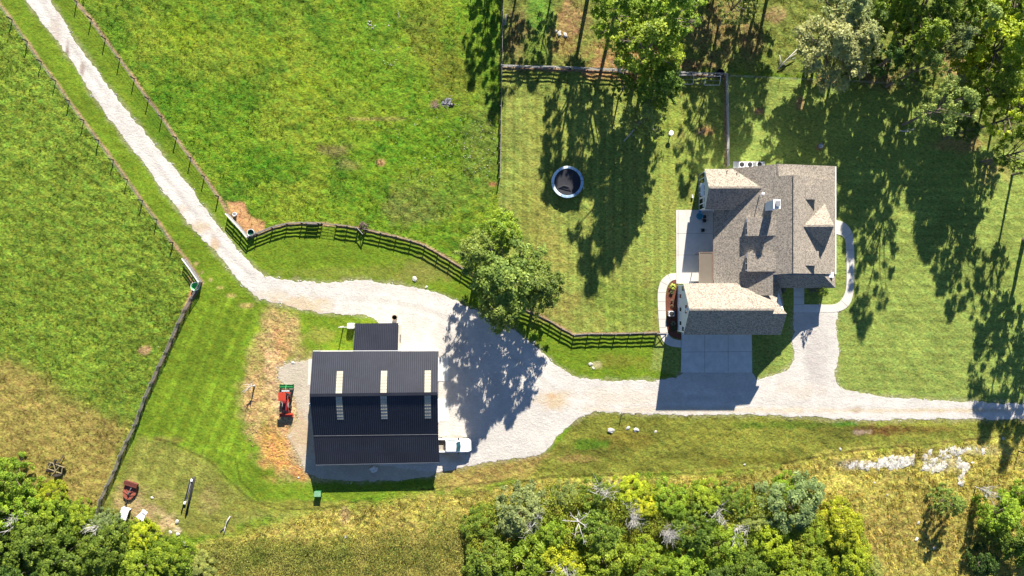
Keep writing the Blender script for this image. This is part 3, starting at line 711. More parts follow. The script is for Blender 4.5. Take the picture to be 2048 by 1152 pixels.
    rslab(r, [G(1533.5, 576, e0), G(1533.5, 551, e1), G(1620, 551, e1), G(1652.5, 576, e0)])
    rslab(r, [G(1620.05, 551, e1), G(1652.5, 549.4, e0 - .1), G(1652.5, 575.9, e0)], .12)
    ro = r.build("porch_roof", [M_SHING, M_TRIM], R)
    for gx in (1562, 1585, 1611, 1648):
        x, y, _ = G(gx, 573); MB().box(x - .1, x + .1, y - .1, y + .1, 0, e0).build("porch_post", M_TRIM, R)
    w = MB(); w.box(G(1536, 0)[0], G(1645, 0)[0], G(0, 556)[1], G(0, 545)[1], 0, 3.6); w.build("wall", M_SIDE, R)
    # shed dormers, west side
    for y0, y1 in ((443, 478), (510, 545)):
        r = MB(); rslab(r, [G(1467.5, y0, 5.85), G(1467.5, y1, 5.85), G(1516, y1, 6.98), G(1516, y0, 6.98)], .12)
        d = r.build("dormer_roof", [M_SHING, M_TRIM], R)
        w = MB(); profile(w, [(1469, 4.4), (1469, 5.75), (1512, 6.75), (1512, 5.0)], 'y', y0 + 1.5, y1 - 1.5); w.build("dormer_wall", M_TRIM, R)
        window_w(R, 1469, (y0 + y1) / 2 + 2, 4.95, 5.55, 1.75, panes=2)
    # dormers, east side
    gable(R, 'x', 410, 460.3, 507, 1556, 1623, 4.1, 7.15, 4.1, ov=3)
    for y0, y1 in ((384, 410.5), (507, 534)):
        r = MB(); rslab(r, [G(1572, y0, 6.95), G(1572, y1, 6.95), G(1598, y1, 6.6), G(1598, y0, 6.6)], .12)
        r.build("dormer_roof", [M_SHING, M_TRIM], R)
        w = MB(); profile(w, [(1574, 6.0), (1574, 6.8), (1596, 6.5), (1596, 5.0)], 'y', y0 + 1.2, y1 - 1.2); w.build("dormer_wall", M_SIDE, R)
    # chimney
    x0, x1, y0, y1 = G(1500, 0)[0], G(1511, 0)[0], G(0, 431)[1], G(0, 416)[1]
    c = MB(); c.box(x0, x1, y0, y1, 5.0, 9.3)
    for q in np.linspace(y0, y1, 5): c.box(x0 - .03, x0, q - .03, q + .03, 5.0, 9.3)
    ch = c.build("chimney", M_SIDE, R)
    c = MB(); c.box(x0 - .08, x1 + .08, y0 - .08, y1 + .08, 9.3, 9.38); c.build("chimney_cap", M_TRIM, ch)
    c = MB(); c.box(x0 + .22, x1 - .12, y0 + .2, y1 - .18, 9.38, 9.75); c.build("flue", M_STEEL, ch)
    c = MB(); c.tube([G(1491, 400.5, 5.6), G(1491, 400.5, 7.2)], .06, 8); c.lathe(G(1491, 400.5, 7.2), [(0, .1), (.22, .02), (.22, -.05), (.05, -.05)], 10)
    c.build("vent_pipe", M_WHITE, R)
    c = MB(); c.tube([G(1505, 408, 6), G(1505, 408, 9.8)], .03, 6); c.build("antenna", M_DARK, R)
    for gx, gy in ((1436, 352), (1454, 356)):
        c = MB(); c.tube([G(gx, gy, 4.0), G(gx, gy, 4.75)], .06, 7); c.build("vent_pipe", M_DARK, R)
sub(build_house)

# tinted patio canopy against the west eave
t = tag(empty("patio_canopy", G(1407, 536)), "tinted brown flat canopy over the patio beside the garage", "canopy")
b = MB(); x0, y0, _ = G(1391, 567); x1, y1, _ = G(1415, 507); x0 -= t.location.x; x1 -= t.location.x; y0 -= t.location.y; y1 -= t.location.y
b.box(x0, x1, y0, y1, 2.30, 2.36); b.build("panel", M_CANOPY, t)
b = MB()
b.box(x0 - .12, x0, y0, y1, 2.22, 2.42).box(x1, x1 + .1, y0, y1, 2.22, 2.42).box(x0 - .12, x1 + .1, y1, y1 + .1, 2.22, 2.42); b.build("frame", M_BROWN, t)
for x in (x0, x1):
    for y in (y0 + .1, y1 - .1): MB().box(x - .06, x + .06, y - .06, y + .06, .1, 2.25).build("post", M_BROWN, t)

# ---- barn
barn = tag(empty("metal_barn", G(760, 780)), "charcoal ribbed-metal barn with clear roof panels and a lower lean-to", "barn")
BX = barn.location.copy()
def quad_uv(a, b, c, d, u, v):                                  # point on a quad, u along a->b, v along a->d
    a, b, c, d = map(Vector, (a, b, c, d)); return (a * (1 - u) + b * u) * (1 - v) + (d * (1 - u) + c * u) * v
def ribbed(root, name, nw, ne, se, sw, n, parent=None, t=.08):
    m = MB(); rslab(m, [nw, sw, se, ne], t, 0, 0)
    for i in range(n + 1):
        u = i / n
        a = quad_uv(nw, ne, se, sw, u, .002); c = quad_uv(nw, ne, se, sw, u, .998)
        m.bar(a + Vector((0, 0, .012)), c + Vector((0, 0, .012)), .11, .05, 1)
    return m.build(name, [M_METAL, M_RIB], parent or root)
def build_barn():
    R = barn
    hr, he, hb = 6.1, 3.6, 3.55
    XL, XR = 640, 881
    N, RD, SB, LT = 698.5, 777.5, 861.5, 921
    XLr = 1024 - 404 * k(hr); XRr = 1024 - 149 * k(hr)
    ribbed(R, "roof", G(XL, N, he), G(XR, N - .8, he), G(XRr, RD - 3, hr), G(XLr, RD, hr), 62)
    ribbed(R, "roof", G(XLr, RD + .3, hr), G(XRr, RD - 2.7, hr), G(XR, SB - 3, hb), G(XL + 1, SB, hb), 62)
    ribbed(R, "lean_to_roof", G(XL + 1, SB + .4, hb - .02), G(XR, SB - 2.6, hb - .02), G(XR + 1, LT - 5, 2.4), G(XL + 1, LT, 2.4), 62)
    MB().bar(G(XLr - .5, RD, hr + .06), G(XRr + .5, RD - 3, hr + .06), .42, .07).build("ridge_cap", M_METAL, R)
    # bright screw line along the break
    f = MB(); f.bar(G(XL + 1, SB, hb + .05), G(XR, SB - 3, hb + .05), .035, .02)
    f.build("flashing", M_STEEL, R)
    # clear panels
    A = (G(XL, N, he), G(XR, N - .8, he), G(XRr, RD - 3, hr), G(XLr, RD, hr)); B = (G(XLr, RD + .3, hr), G(XRr, RD - 2.7, hr), G(XR, SB - 3, hb), G(XL + 1, SB, hb))
    for u in (.2255, .576, .922):
        for q, v0, v1 in ((A, .46, .965), (B, .04, .60)):
            s = MB(); du = .0245; up = Vector((0, 0, .045))
            c = [quad_uv(*q, u + a, v) + up for a, v in ((-du, v0), (du, v0), (du, v1), (-du, v1))]
            rslab(s, [tuple(p) for p in c], .02, 0, 0)
            o = s.build("skylight", M_SKYL, R)
            s = MB()
            for i in range(1, 7):
                v = v0 + (v1 - v0) * i / 7
                s.bar(quad_uv(*q, u - du, v) + up * 1.3, quad_uv(*q, u + du, v) + up * 1.25, .05, .006)
            for a in (-.33, .33): s.bar(quad_uv(*q, u + du * a, v0) + up * 1.6, quad_uv(*q, u + du * a, v1) + up * 1.35, .04, .014)
            s.build("panel_rib", M_PRIB, o)
    w = MB()
    profile(w, [(N + 3, 0), (LT - 4, 0), (LT - 4, 2.3), (SB, 3.4), (RD, 5.95), (N + 3, 3.6)], 'x', XL + 5, XR - 3)
    w.build("wall", M_CREAM, R)
    # white north fascia
    MB().bar(G(XL, N - .9, he - .1), G(XR, N - 1.6, he - .1), .07, .14).build("fascia", M_WHITE, R)
    MB().bar(G(XL + 1, LT + .9, 2.33), G(XR + 1, LT - 4.1, 2.33), .06, .1).build("fascia", M_STEEL, R)
    # roll-up doors in the east wall
    x = G(XR - 3, 0)[0]
    for gy in (737, 819):
        y = G(0, gy)[1]
        d = MB(); d.box(x + .003, x + .06, y - 1.7, y + 1.7, .05, 3.0)
        for z in np.arange(.3, 3, .3): d.box(x + .06, x + .08, y - 1.7, y + 1.7, z - .02, z + .02)
        d.build("roll_up_door", M_WHITE, R)
    # lower northern room
    ribbed(R, "annex_roof", G(720, 645, 2.95), G(803, 644, 2.95), G(803, 698.2, 3.52), G(718, 698.5, 3.52), 24)
    w = MB(); w.box(G(722, 0)[0], G(805, 0)[0] - .1, G(0, 701)[1], G(0, 648)[1], 0, 2.9); w.build("annex_wall", M_CREAM, R)
    xx = G(805, 0)[0] - .1
    d = MB(); d.box(xx + .003, xx + .05, G(0, 683)[1], G(0, 668)[1], .9, 1.9); d.build("annex_window", M_GLASS, R)
before = set(bpy.data.objects); build_barn()
for o in set(bpy.data.objects) - before:
    if o.parent == barn: o.matrix_parent_inverse = Matrix.Translation(-BX)

# ------------------------------------------------------------------ fences
def resample(line, step, corners=True):
    out = [line[0]]
    for a, b in zip(line[:-1], line[1:]):
        L = math.hypot(b[0] - a[0], b[1] - a[1]); n = max(1, round(L / step))
        for i in range(1, n + 1): out.append((a[0] + (b[0] - a[0]) * i / n, a[1] + (b[1] - a[1]) * i / n))
    return out
rf = random.Random(4)
def board_fence(label, posts, mat, h=1.08, rails=4, edge=M_EDGE, name="board_fence", group="black board fences", capw=0):
    o0 = G(*posts[0]); t = tag(empty(name, o0), label, "fence", group); O = Vector(o0)
    pm = None
    for p in posts:
        q = Vector(G(*p)) - O
        if pm is None:
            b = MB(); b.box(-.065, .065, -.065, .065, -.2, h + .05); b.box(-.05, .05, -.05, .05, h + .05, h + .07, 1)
            ob = b.build("post", [mat, edge], t); pm = ob.data
        else:
            ob = link("post", pm, None, t)
        ob.location = q; ob.rotation_euler = (rf.uniform(-.03, .03), rf.uniform(-.03, .03), rf.uniform(-.2, .2))
    for r in range(rails):
        z = h - .06 - r * (h - .2) / (rails - 1) if rails > 1 else h
        b = MB()
        for p, q in zip(posts[:-1], posts[1:]):
            a, c = Vector(G(*p)) - O, Vector(G(*q)) - O
            j = rf.uniform(-.012, .012); a.z = z + j; c.z = z + rf.uniform(-.012, .012)
            d = (c - a).normalized(); n = Vector((-d.y, d.x, 0)) * .085
            b.bar(a + n - d * .02, c + n - d * .005, .03, .15)
            b.bar(a + n + Vector((0, 0, .079)), c + n + Vector((0, 0, .079)), .034, .006, 1)  # pale strip: wear and sun glint coloured in along the board's top
        if r == 0 and capw:
            for p, q in zip(posts[:-1], posts[1:]):
                a, c = Vector(G(*p)) - O, Vector(G(*q)) - O
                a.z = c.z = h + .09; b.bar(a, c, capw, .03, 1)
        b.build("rail", [mat, edge], t)
    return t
def wire_fence(label, posts, h=1.15, group="wire fences along the gravel drive", step=3, ph=.07):
    o0 = G(*posts[0]); t = tag(empty("wire_fence", o0), label, "fence", group); O = Vector(o0)
    pm = None
    for p in posts:
        if pm is None:
            ob = MB().box(-ph, ph, -ph, ph, -.2, h).build("post", M_BLACKF, t); pm = ob.data
        else: ob = link("post", pm, None, t)
        ob.location = Vector(G(*p)) - O; ob.rotation_euler = (rf.uniform(-.04, .04), rf.uniform(-.04, .04), rf.uniform(-.3, .3))
    b = MB()
    for p, q in zip(posts[:-1], posts[1:]):
        a, c = Vector(G(*p)) - O, Vector(G(*q)) - O
        for z in (.1, .35, .6, .85, 1.08):
            b.bar(a + Vector((0, 0, z * h / 1.15)), c + Vector((0, 0, z * h / 1.15)), .012)
        L = (c - a).length; n = int(L / .5)
        for i in range(1, n): m = a.lerp(c, i / n); b.bar(m + Vector((0, 0, .1)), m + Vector((0, 0, 1.0)), .008)
    b.build("woven_wire", M_STEEL, t)
    return t
wire_fence("post and wire fence on the west side of the gravel drive", W_FENCE[:-1])
wire_fence("post and wire fence between the gravel drive and the bright green pasture", E_FENCE[:-1])
wire_fence("thin wire fence between the east lawn and the woods", resample([(1456, 153), (1560, 158), (1700, 164), (1840, 171)], 48), .9, "thin wire boundary fences", ph=.03)
board_fence("short pale-edged board fence at the corner below the drive's west wire fence", [(371, 518), (388, 541), (404, 565)], M_BLACKF, edge=M_PALEF, capw=.16)
board_fence("short pale-edged board fence at the corner by the trampled dirt patch", [(457, 429), (471, 444), (485, 459), (499, 476)], M_BLACKF, edge=M_PALEF, capw=.16)
board_fence("black curved board fence from the dark green tub to the tube gate", resample([(499, 476)] + CURVE[2::3] + [(615, 447), (645, 448)], 29), M_BLACKF)
board_fence("short black board fence between the tube gate and the X-braced gate", [(673, 451), (695, 453.5), (716, 457)], M_BLACKF)
board_fence("long black board fence curving south-east under the big tree to the lower lawn corner", resample([(731, 460), (762, 467), (793, 474), (822, 482), (850, 492), (876, 506), (900, 521), (925, 537), (960, 560), (998, 588), (1034, 613), (1072, 629), (1101, 643), (1123, 657), (1148, 670)], 30), M_BLACKF)
board_fence("straight black board fence along the lawn's south edge to the walkway gate", LOW, M_BLACKF)
board_fence("long straight black board fence running north between pasture and yard", resample(NS_FENCE[:3], 29) + resample(NS_FENCE[2:], 29)[1:-2], M_BLACKF)
board_fence("black board fence between the yard and the woods, behind the trampoline", resample(N_FENCE, 28), M_BLACKF, edge=M_PALEF)
board_fence("weathered grey board fence running from the woods corner down to the farmhouse", resample(YE_FENCE, 28), nmat("sun-bleached brown boards", (.30, .26, .22), .85, .35, 4), edge=M_PALEF)
board_fence("long weathered board fence running from the green tub down to the shrubs", SW_FENCE, M_GREYF, edge=M_EDGE)

def xgate(label, a, c, h=1.05):
    O = Vector(G(*a)); t = tag(empty("walk_gate", O), label, "gate"); q = Vector(G(*c)) - O
    d = q.normalized()
    for z in (.15, h): MB().bar(d * .05 + Vector((0, 0, z)), q - d * .05 + Vector((0, 0, z)), .04, .12).build("rail", M_BLACKF, t)
    for e in (d * .09, q - d * .09): MB().bar(e + Vector((0, 0, .05)), e + Vector((0, 0, h + .04)), .12, .12).build("stile", M_BLACKF, t)
    MB().bar(d * .15 + Vector((0, 0, .22)), q - d * .15 + Vector((0, 0, h - .07)), .035, .10).build("brace", M_BLACKF, t)
    MB().bar(d * .15 + Vector((0, 0, h - .07)), q - d * .15 + Vector((0, 0, .22)), .03, .10).build("brace", M_BLACKF, t)
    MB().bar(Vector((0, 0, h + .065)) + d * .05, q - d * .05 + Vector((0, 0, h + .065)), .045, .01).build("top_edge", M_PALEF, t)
xgate("black X-braced gate across the west walkway's lower end", (1313, 666), (1334, 666))
xgate("black X-braced gate standing ajar beside the brown shrub", (717, 456), (729, 470))
O = Vector(G(646, 448)); t = tag(empty("tube_gate", O), "thin metal tube gate in the curved board fence", "gate"); q = Vector(G(672, 451)) - O
for z in (.15, .38, .61, .84, 1.08): MB().tube([Vector((.1, 0, z)), q + Vector((-.1, 0, z))], .022, 6).build("rail", M_STEEL, t)
for e in (Vector((.1, 0, 0)), q + Vector((-.1, 0, 0)), q * .5): MB().tube([e + Vector((0, 0, .12)), e + Vector((0, 0, 1.1))], .024, 6).build("stile", M_STEEL, t)

# two tube gate panels leaning on the north fence, a hoop between them
def panel_frame(name, label, px0, px1, y0, y1, cat):
    O = Vector(G((px0 + px1) / 2, (y0 + y1) / 2)); t = tag(empty(name, O), label, cat)
    a, b2, c, d = (Vector(G(px0, y0, .95)) - O, Vector(G(px1, y0, .95)) - O, Vector(G(px1, y1, .25)) - O, Vector(G(px0, y1, .25)) - O)
    for v in (a, b2): v.x += 0
    for p, q in ((a, b2), (b2, c), (c, d), (d, a)): MB().tube([p, q], .045, 6).build("frame_tube", M_PALEF, t)
    MB().tube([(a + d) / 2, (b2 + c) / 2], .02, 6).build("cross_tube", M_STEEL, t)
    for p in (c, d): MB().tube([p, p - Vector((0, 0, .27))], .04, 6).build("foot", M_DARK, t)
panel_frame("leaning_gate", "pale tube frame leaning on the north fence, left of the hoop", 1355, 1385, 154, 169, "gate")
panel_frame("leaning_gate", "pale tube frame leaning on the north fence, right of the hoop", 1408, 1438, 156, 171, "gate")
O = Vector(G(1396, 164)); b = MB()
pts = [(.45 * math.cos(a), .42 * math.sin(a), .5 + .3 * math.sin(a)) for a in np.linspace(0, 2 * math.pi, 19)]
b.tube(pts, .03, 6, cap=False)
tag(b.build("hoop", M_STEEL, None, O), "round pale metal hoop between the two tube frames", "hoop")

# ------------------------------------------------------------------ tubs, buckets, barrels
def tub(name, label, cat, gx, gy, r, h, mat, rim, inner=None):
    t = tag(empty(name, G(gx, gy)), label, cat)
    MB().lathe((0, 0, 0), [(r * .82, 0), (r * .84, .02), (r, h), (r * .94, h), (r * .80, .12), (0, .12)], 22).build("tub_body", mat, t, smooth=True)
    pts = [(r * 1.0 * math.cos(a), r * 1.0 * math.sin(a), h) for a in np.linspace(0, 2 * math.pi, 25)]
    MB().tube(pts, .035, 6, cap=False).build("rim", rim, t, smooth=True)
    if inner: MB().lathe((0, 0, h * .55), [(0, 0), (r * .86, 0)], 22).build("water", inner, t)
    return t
tub("water_tub", "green round tub with bright green inside, at the west fence corner", "tub", 393.5, 573, .62, .62, M_GREENB, M_WHITE, None)
tub("water_tub", "dark green round tub by the trampled dirt patch", "tub", 504.5, 466, .52, .6, M_GREEND, M_WHITE, nmat("green water", (.01, .10, .05), .15))
tub("salt_tub", "small red tub behind the bright green tub", "tub", 387, 589, .25, .35, M_RUST, M_ORANGE)
tub("feed_bucket", "small white bucket on the trampled dirt patch", "bucket", 471, 429, .28, .38, M_WHITE, M_WHITE)
tub("burn_barrel", "rusty open barrel on the gravel north of the barn", "barrel", 791, 634.5, .38, .95, M_DARK, M_STUMP)
tub("stock_tank", "black round tank behind the fence corner by the woods", "tank", 1438, 149, .62, .7, M_BLACK, M_DARK)

# ------------------------------------------------------------------ trampoline
t = tag(empty("trampoline", G(1134, 366)), "round trampoline with blue padded rim and black mat on the lawn", "trampoline")
R_, hh = 2.36, .95
MB().lathe((0, 0, hh), [(0, -.10), (R_ * .5, -.07), (R_ * .86, 0)], 40).build("mat", M_MESH, t, smooth=True)
for i in range(6):
    a0 = i * math.pi / 3 + .1; m = MB(); n = 9; vs = []
    for j in range(n + 1):
        a = a0 + (math.pi / 3 - .03) * j / n
        for r, z in ((R_ * .84, .02), (R_ * .86, .07), (R_ * .99, .06), (R_ * 1.01, 0)): vs.append((r * math.cos(a), r * math.sin(a), hh + z + .01 * math.sin(j * 2.1)))
    m.raw(vs, [(4 * j + q, 4 * j + q + 1, 4 * j + q + 5, 4 * j + q + 4) for j in range(n) for q in range(3)])
    m.build("pad", M_BLUE if i in (0, 4, 5) else M_PAD, t)
for i in range(6):
    a = i * math.pi / 3 + .3; x, y = R_ * 1.03 * math.cos(a), R_ * 1.03 * math.sin(a)
    MB().tube([(x, y, 0), (x, y, 1.25)], .03, 6).build("net_pole", M_BLACK, t)
    a2 = a + .25; x2, y2 = R_ * .97 * math.cos(a2), R_ * .97 * math.sin(a2)
    MB().tube([(x * .95, y * .95, hh), (x * .95, y * .95, .04), (x2, y2, .04), (x2, y2, hh)], .03, 6).build("leg", M_STEEL, t)
m = MB(); m.tube([(-1.3, -.8, hh + .05), (-.6, -.5, hh + .22), (.2, -.7, hh + .2), (.5, -1.2, hh + .06)], .05, 6); m.face([(-1.2, -.9, hh + .03), (.4, -1.3, hh + .03), (.1, -.8, hh + .14), (-.6, -.6, hh + .16)])
m.build("fallen_net", nmat("grey netting", (.06, .056, .058), .9), t)
m = MB()
for s in (-.15, .15): m.bar((R_ + .15, -.8 + s, 0), (R_ + .02, -.8 + s, hh), .04)
for z in (.3, .6): m.bar((R_ + .1, -.95, z), (R_ + .1, -.65, z), .04, .1)
m.build("ladder", M_WHITE, t)

# ------------------------------------------------------------------ pickup truck (front towards the east)
def loft(mb, secs, mi=0, cap=True):                               # sections = rings with the same number of points
    n = len(secs[0]); vs = [p for s in secs for p in s]; fs = []
    for i in range(len(secs) - 1):
        for j in range(n):
            a = i * n + j; b = i * n + (j + 1) % n; fs.append((a, b, b + n, a + n))
    if cap: fs += [tuple(range(n))[::-1], tuple(range((len(secs) - 1) * n, len(secs) * n))]
    return mb.raw(vs, fs, mi)
def body_ring(x, hw, zb, zt, sh=.12): return [(x, -hw, zb), (x, hw, zb), (x, hw + .02, (zb + zt) / 2), (x, hw, zt - sh * .6), (x, hw - sh, zt), (x, -hw + sh, zt), (x, -hw, zt - sh * .6), (x, -hw - .02, (zb + zt) / 2)]
M_BEDP = nmat("dusty planks", (.30, .27, .22), .9, .4, 6)
truck = tag(empty("pickup_truck", G(905, 888)), "white crew-cab pickup parked beside the barn, its bed under the eave", "pickup")
T = truck
m = MB()
loft(m, [body_ring(2.86, .70, .55, .85, .1), body_ring(2.78, .86, .45, 1.0), body_ring(2.4, .96, .42, 1.10), body_ring(1.35, .99, .42, 1.17), body_ring(1.2, .99, .42, 1.18), body_ring(-.98, .99, .42, 1.16)])
loft(m, [[(x, s * .99, .42), (x, s * .99, 1.16), (x, s * .84, 1.16), (x, s * .84, .42)][::1 if s > 0 else -1] for x in (-.98, -2.9)for s in (1,)])
loft(m, [[(x, -.99, .42), (x, -.99, 1.16), (x, -.84, 1.16), (x, -.84, .42)] for x in (-.98, -2.9)])
body = m.build("body", M_WHITE, T, bevel=.02)
m = MB(); m.box(-2.9, -.99, -.835, .835, .62, .68, 0)
for y in np.arange(-.75, .8, .15): m.box(-2.88, -1.0, y - .03, y + .03, .68, .70)
m.build("bed_floor", nmat("scuffed bed liner", (.09, .085, .08), .8, .4, 5), T)
MB().box(-2.96, -2.905, -.97, .97, .5, 1.16).build("tailgate", M_WHITE, T, bevel=.02)
MB().box(-2.3, -1.3, -.78, -.05, .705, .9).build("cargo_planks", M_BEDP, T)
def cab_ring(x, hw, z): return [(x, -hw, z), (x, hw, z)]
m = MB()
roofp = [(.75, .80), (.3, .82), (-.75, .80), (-.85, .76)]
rt = [(.62, -.70, 1.80), (.68, 0, 1.83), (.62, .70, 1.80), (-.72, .72, 1.80), (-.78, 0, 1.83), (-.72, -.72, 1.80)]
lo = [(1.32, -.86, 1.17), (1.42, 0, 1.18), (1.32, .86, 1.17), (-.96, .87, 1.16), (-.97, 0, 1.16), (-.96, -.87, 1.16)]
m.raw(rt + lo, [(0, 1, 2, 3, 4, 5), (6, 7, 1, 0), (7, 8, 2, 1), (8, 9, 3, 2), (9, 10, 4, 3), (10, 11, 5, 4), (11, 6, 0, 5)])
cabin = m.build("cab", M_WHITE, T, bevel=.05)
M_WS = nmat("windscreen glass", (.02, .07, .08), .08, .5, 3, spec=.7)
def inset(name, pts, off, par):
    c = sum((Vector(p) for p in pts), Vector()) / len(pts); n = (Vector(pts[1]) - Vector(pts[0])).cross(Vector(pts[2]) - Vector(pts[0])).normalized()
    if n.z < 0: n = -n
    q = [Vector(p) + n * off for p in pts]
    m = MB(); m.face(q); m.face([v - n * .01 for v in q][::-1]); return m.build(name, M_WS, par)
inset("windscreen", [(1.25, -.74, 1.24), (1.34, 0, 1.25), (1.25, .74, 1.24), (.68, .63, 1.77), (.74, 0, 1.79), (.68, -.63, 1.77)], .02, cabin)
for s in (-1, 1):
    inset("side_window", [(.95, s * .85, 1.25), (.5, s * .735, 1.73), (-.6, s * .745, 1.73), (-.8, s * .85, 1.25)], .02, cabin)
    o = MB().box(-.13, .13, -.1, .1, -.1, .1).build("mirror", M_BLACK, T, bevel=.03); o.location = (1.0, s * 1.10, 1.25)
    o = MB().box(-.08, .1, -.16, .16, -.09, .09).build("headlight", M_GLASS, T, bevel=.02); o.location = (2.72, s * .72, .88)
    for x in (1.85, -1.85):
        wv = tag(empty("wheel", (x, s * .88, .40))); wv.parent = T
        m = MB(); m.lathe((0, 0, -.13), [(.25, 0), (.38, 0), (.40, .05), (.40, .21), (.38, .26), (.25, .26)], 20); o = m.build("tyre", M_BLACK, wv, smooth=True); o.rotation_euler = (math.pi / 2, 0, 0)
        m = MB(); m.lathe((0, 0, -.10), [(0, .02), (.10, 0), (.25, .03), (.25, .2), (0, .2)], 14); o = m.build("rim", M_STEEL, wv); o.rotation_euler = (math.pi / 2, 0, 0)
MB().box(2.80, 2.93, -.85, .85, .42, .60).build("bumper", M_STEEL, T, bevel=.03)
MB().box(2.86, 2.885, -.5, .5, .65, .85).build("grille", M_BLACK, T)
truck.location.z = .035; truck.rotation_euler.z = -.01

# ------------------------------------------------------------------ tractor (front towards the south) with loader and green tiller
tr = tag(empty("tractor", G(575, 797)), "orange compact tractor with front loader and green rear tiller on dirt", "tractor")
m = MB(); loft(m, [[(-.28, y, .7), (.28, y, .7), (.30, y, 1.05), (.24, y, z), (-.24, y, z), (-.30, y, 1.05)] for y, z in ((-1.75, 1.12), (-1.6, 1.22), (-.2, 1.30))])
m.build("hood", M_REDP, tr, bevel=.03)
m = MB(); m.box(-.18, .18, -1.7, 1.0, .35, .7); m.build("chassis", M_DARK, tr)
m = MB(); m.box(-.62, .62, -.15, 1.05, .55, .68); m.box(-.75, -.45, .1, 1.1, .98, 1.06); m.box(.45, .75, .1, 1.1, .98, 1.06); m.build("fender", M_ORANGE, tr, bevel=.02)
m = MB(); m.box(-.25, .25, .25, .7, .8, .95); m.box(-.25, .25, .65, .78, .9, 1.3); m.build("seat", M_BLACK, tr, bevel=.04)
m = MB(); m.box(-.66, .46, .0, 1.22, 2.12, 2.18); m.build("sunshade", M_ORANGE, tr, bevel=.04)
m = MB()
for s in (-1, 1): m.bar((s * .5, .95, .7), (s * .45, .9, 2.12), .07)
m.bar((-.45, .9, 2.1), (.45, .9, 2.1), .07); m.build("roll_bar", M_BLACK, tr)
for s in (-1, 1):
    for x, y, r, w in ((s * .62, .55, .58, .32), (s * .55, -1.25, .36, .2)):
        wv = empty("wheel", (x, y, r)); wv.parent = tr
        n = 22; m = MB(); m.lathe((0, 0, -w / 2), [(r * .5, 0), (r * .96, 0), (r, w * .2), (r, w * .8), (r * .96, w), (r * .5, w)], n)
        for i in range(14):
            a = i * 6.283 / 14; m.bar((r * math.cos(a), r * math.sin(a), -w / 2), (r * 1.03 * math.cos(a + .15), r * 1.03 * math.sin(a + .15), w / 2), .05, .05)
        o = m.build("tyre", M_BLACK, wv); o.rotation_euler = (0, math.pi / 2, 0)
        m = MB(); m.lathe((0, 0, -w * .35), [(0, .05), (r * .2, 0), (r * .5, w * .1), (r * .5, w * .6), (0, w * .6)], 14); o = m.build("rim", M_ORANGE, wv); o.rotation_euler = (0, math.pi / 2, 0)
    m = MB(); m.bar((s * .46, .0, 1.0), (s * .46, -.9, 1.42), .09, .14); m.bar((s * .46, -.9, 1.42), (s * .46, -2.25, .62), .09, .14); m.bar((s * .46, -.1, .6), (s * .46, -.1, 1.1), .1, .14); m.build("loader_arm", M_ORANGE, tr)
    m = MB(); m.tube([(s * .46, -.3, .7), (s * .46, -1.3, 1.15)], .035, 6); m.build("hydraulic_ram", M_STEEL, tr)
    m = MB(); m.lathe((s * .2, -1.72, .98), [(0, .06), (.08, .05), (.09, 0)], 10); m.build("headlight", M_WHITE, tr)
m = MB(); m.bar((-.46, -1.8, .9), (.46, -1.8, .9), .09); m.build("loader_crossbar", M_ORANGE, tr)
m = MB()
prof = [(-2.25, .85), (-2.2, .2), (-2.75, .12), (-2.75, .16), (-2.28, .25), (-2.32, .85)]
loft(m, [[(x, y, z) for y, z in prof] for x in (-.92, .92)]); m.box(-.95, -.92, -2.75, -2.2, .12, .7); m.box(.92, .95, -2.75, -2.2, .12, .7); m.box(-.95, .95, -2.34, -2.16, .84, .90)
m.build("bucket", M_ORANGE, tr)
m = MB()
for s in (-1, 1): m.bar((s * .3, 1.0, .5), (s * .35, 1.6, .45), .06)
m.bar((0, 1.0, .9), (0, 1.5, .95), .05); m.bar((-.95, 1.42, .62), (.95, 1.42, .62), .06); m.build("linkage", M_DARK, tr)
tl = MB(); tl.box(-1.02, 1.02, 1.62, 2.2, .42, .50); tl.box(-1.02, -.98, 1.5, 2.25, .1, .5); tl.box(.98, 1.02, 1.5, 2.25, .1, .5); tl.bar((0, 1.5, .9), (0, 2.1, .52), .08); tl.bar((-1, 1.72, .56), (1, 1.72, .56), .08); tl.bar((-1, 2.15, .53), (1, 2.15, .53), .05)
tl = tl.build("tiller", M_GREENP, tr)
MB().bar((0, 1.5, .96), (0, 2.15, .58), .05, .05).bar((-.98, 1.90, .53), (.98, 1.90, .53), .04, .04).build("tiller_bar", M_GREENB, tl)
m = MB()
for i in range(26): x = -.95 + i * .076; m.bar((x, 1.78, .3), (x + .03, 1.92 if i % 2 else 1.7, .08), .03)
m.build("tines", M_DARK, tl)
MB().box(-.55, .6, 1.24, 1.36, .92, 1.0).build("rear_crossbar", M_WHITE, tr)
tr.scale = (1.0, .98, 1.0)

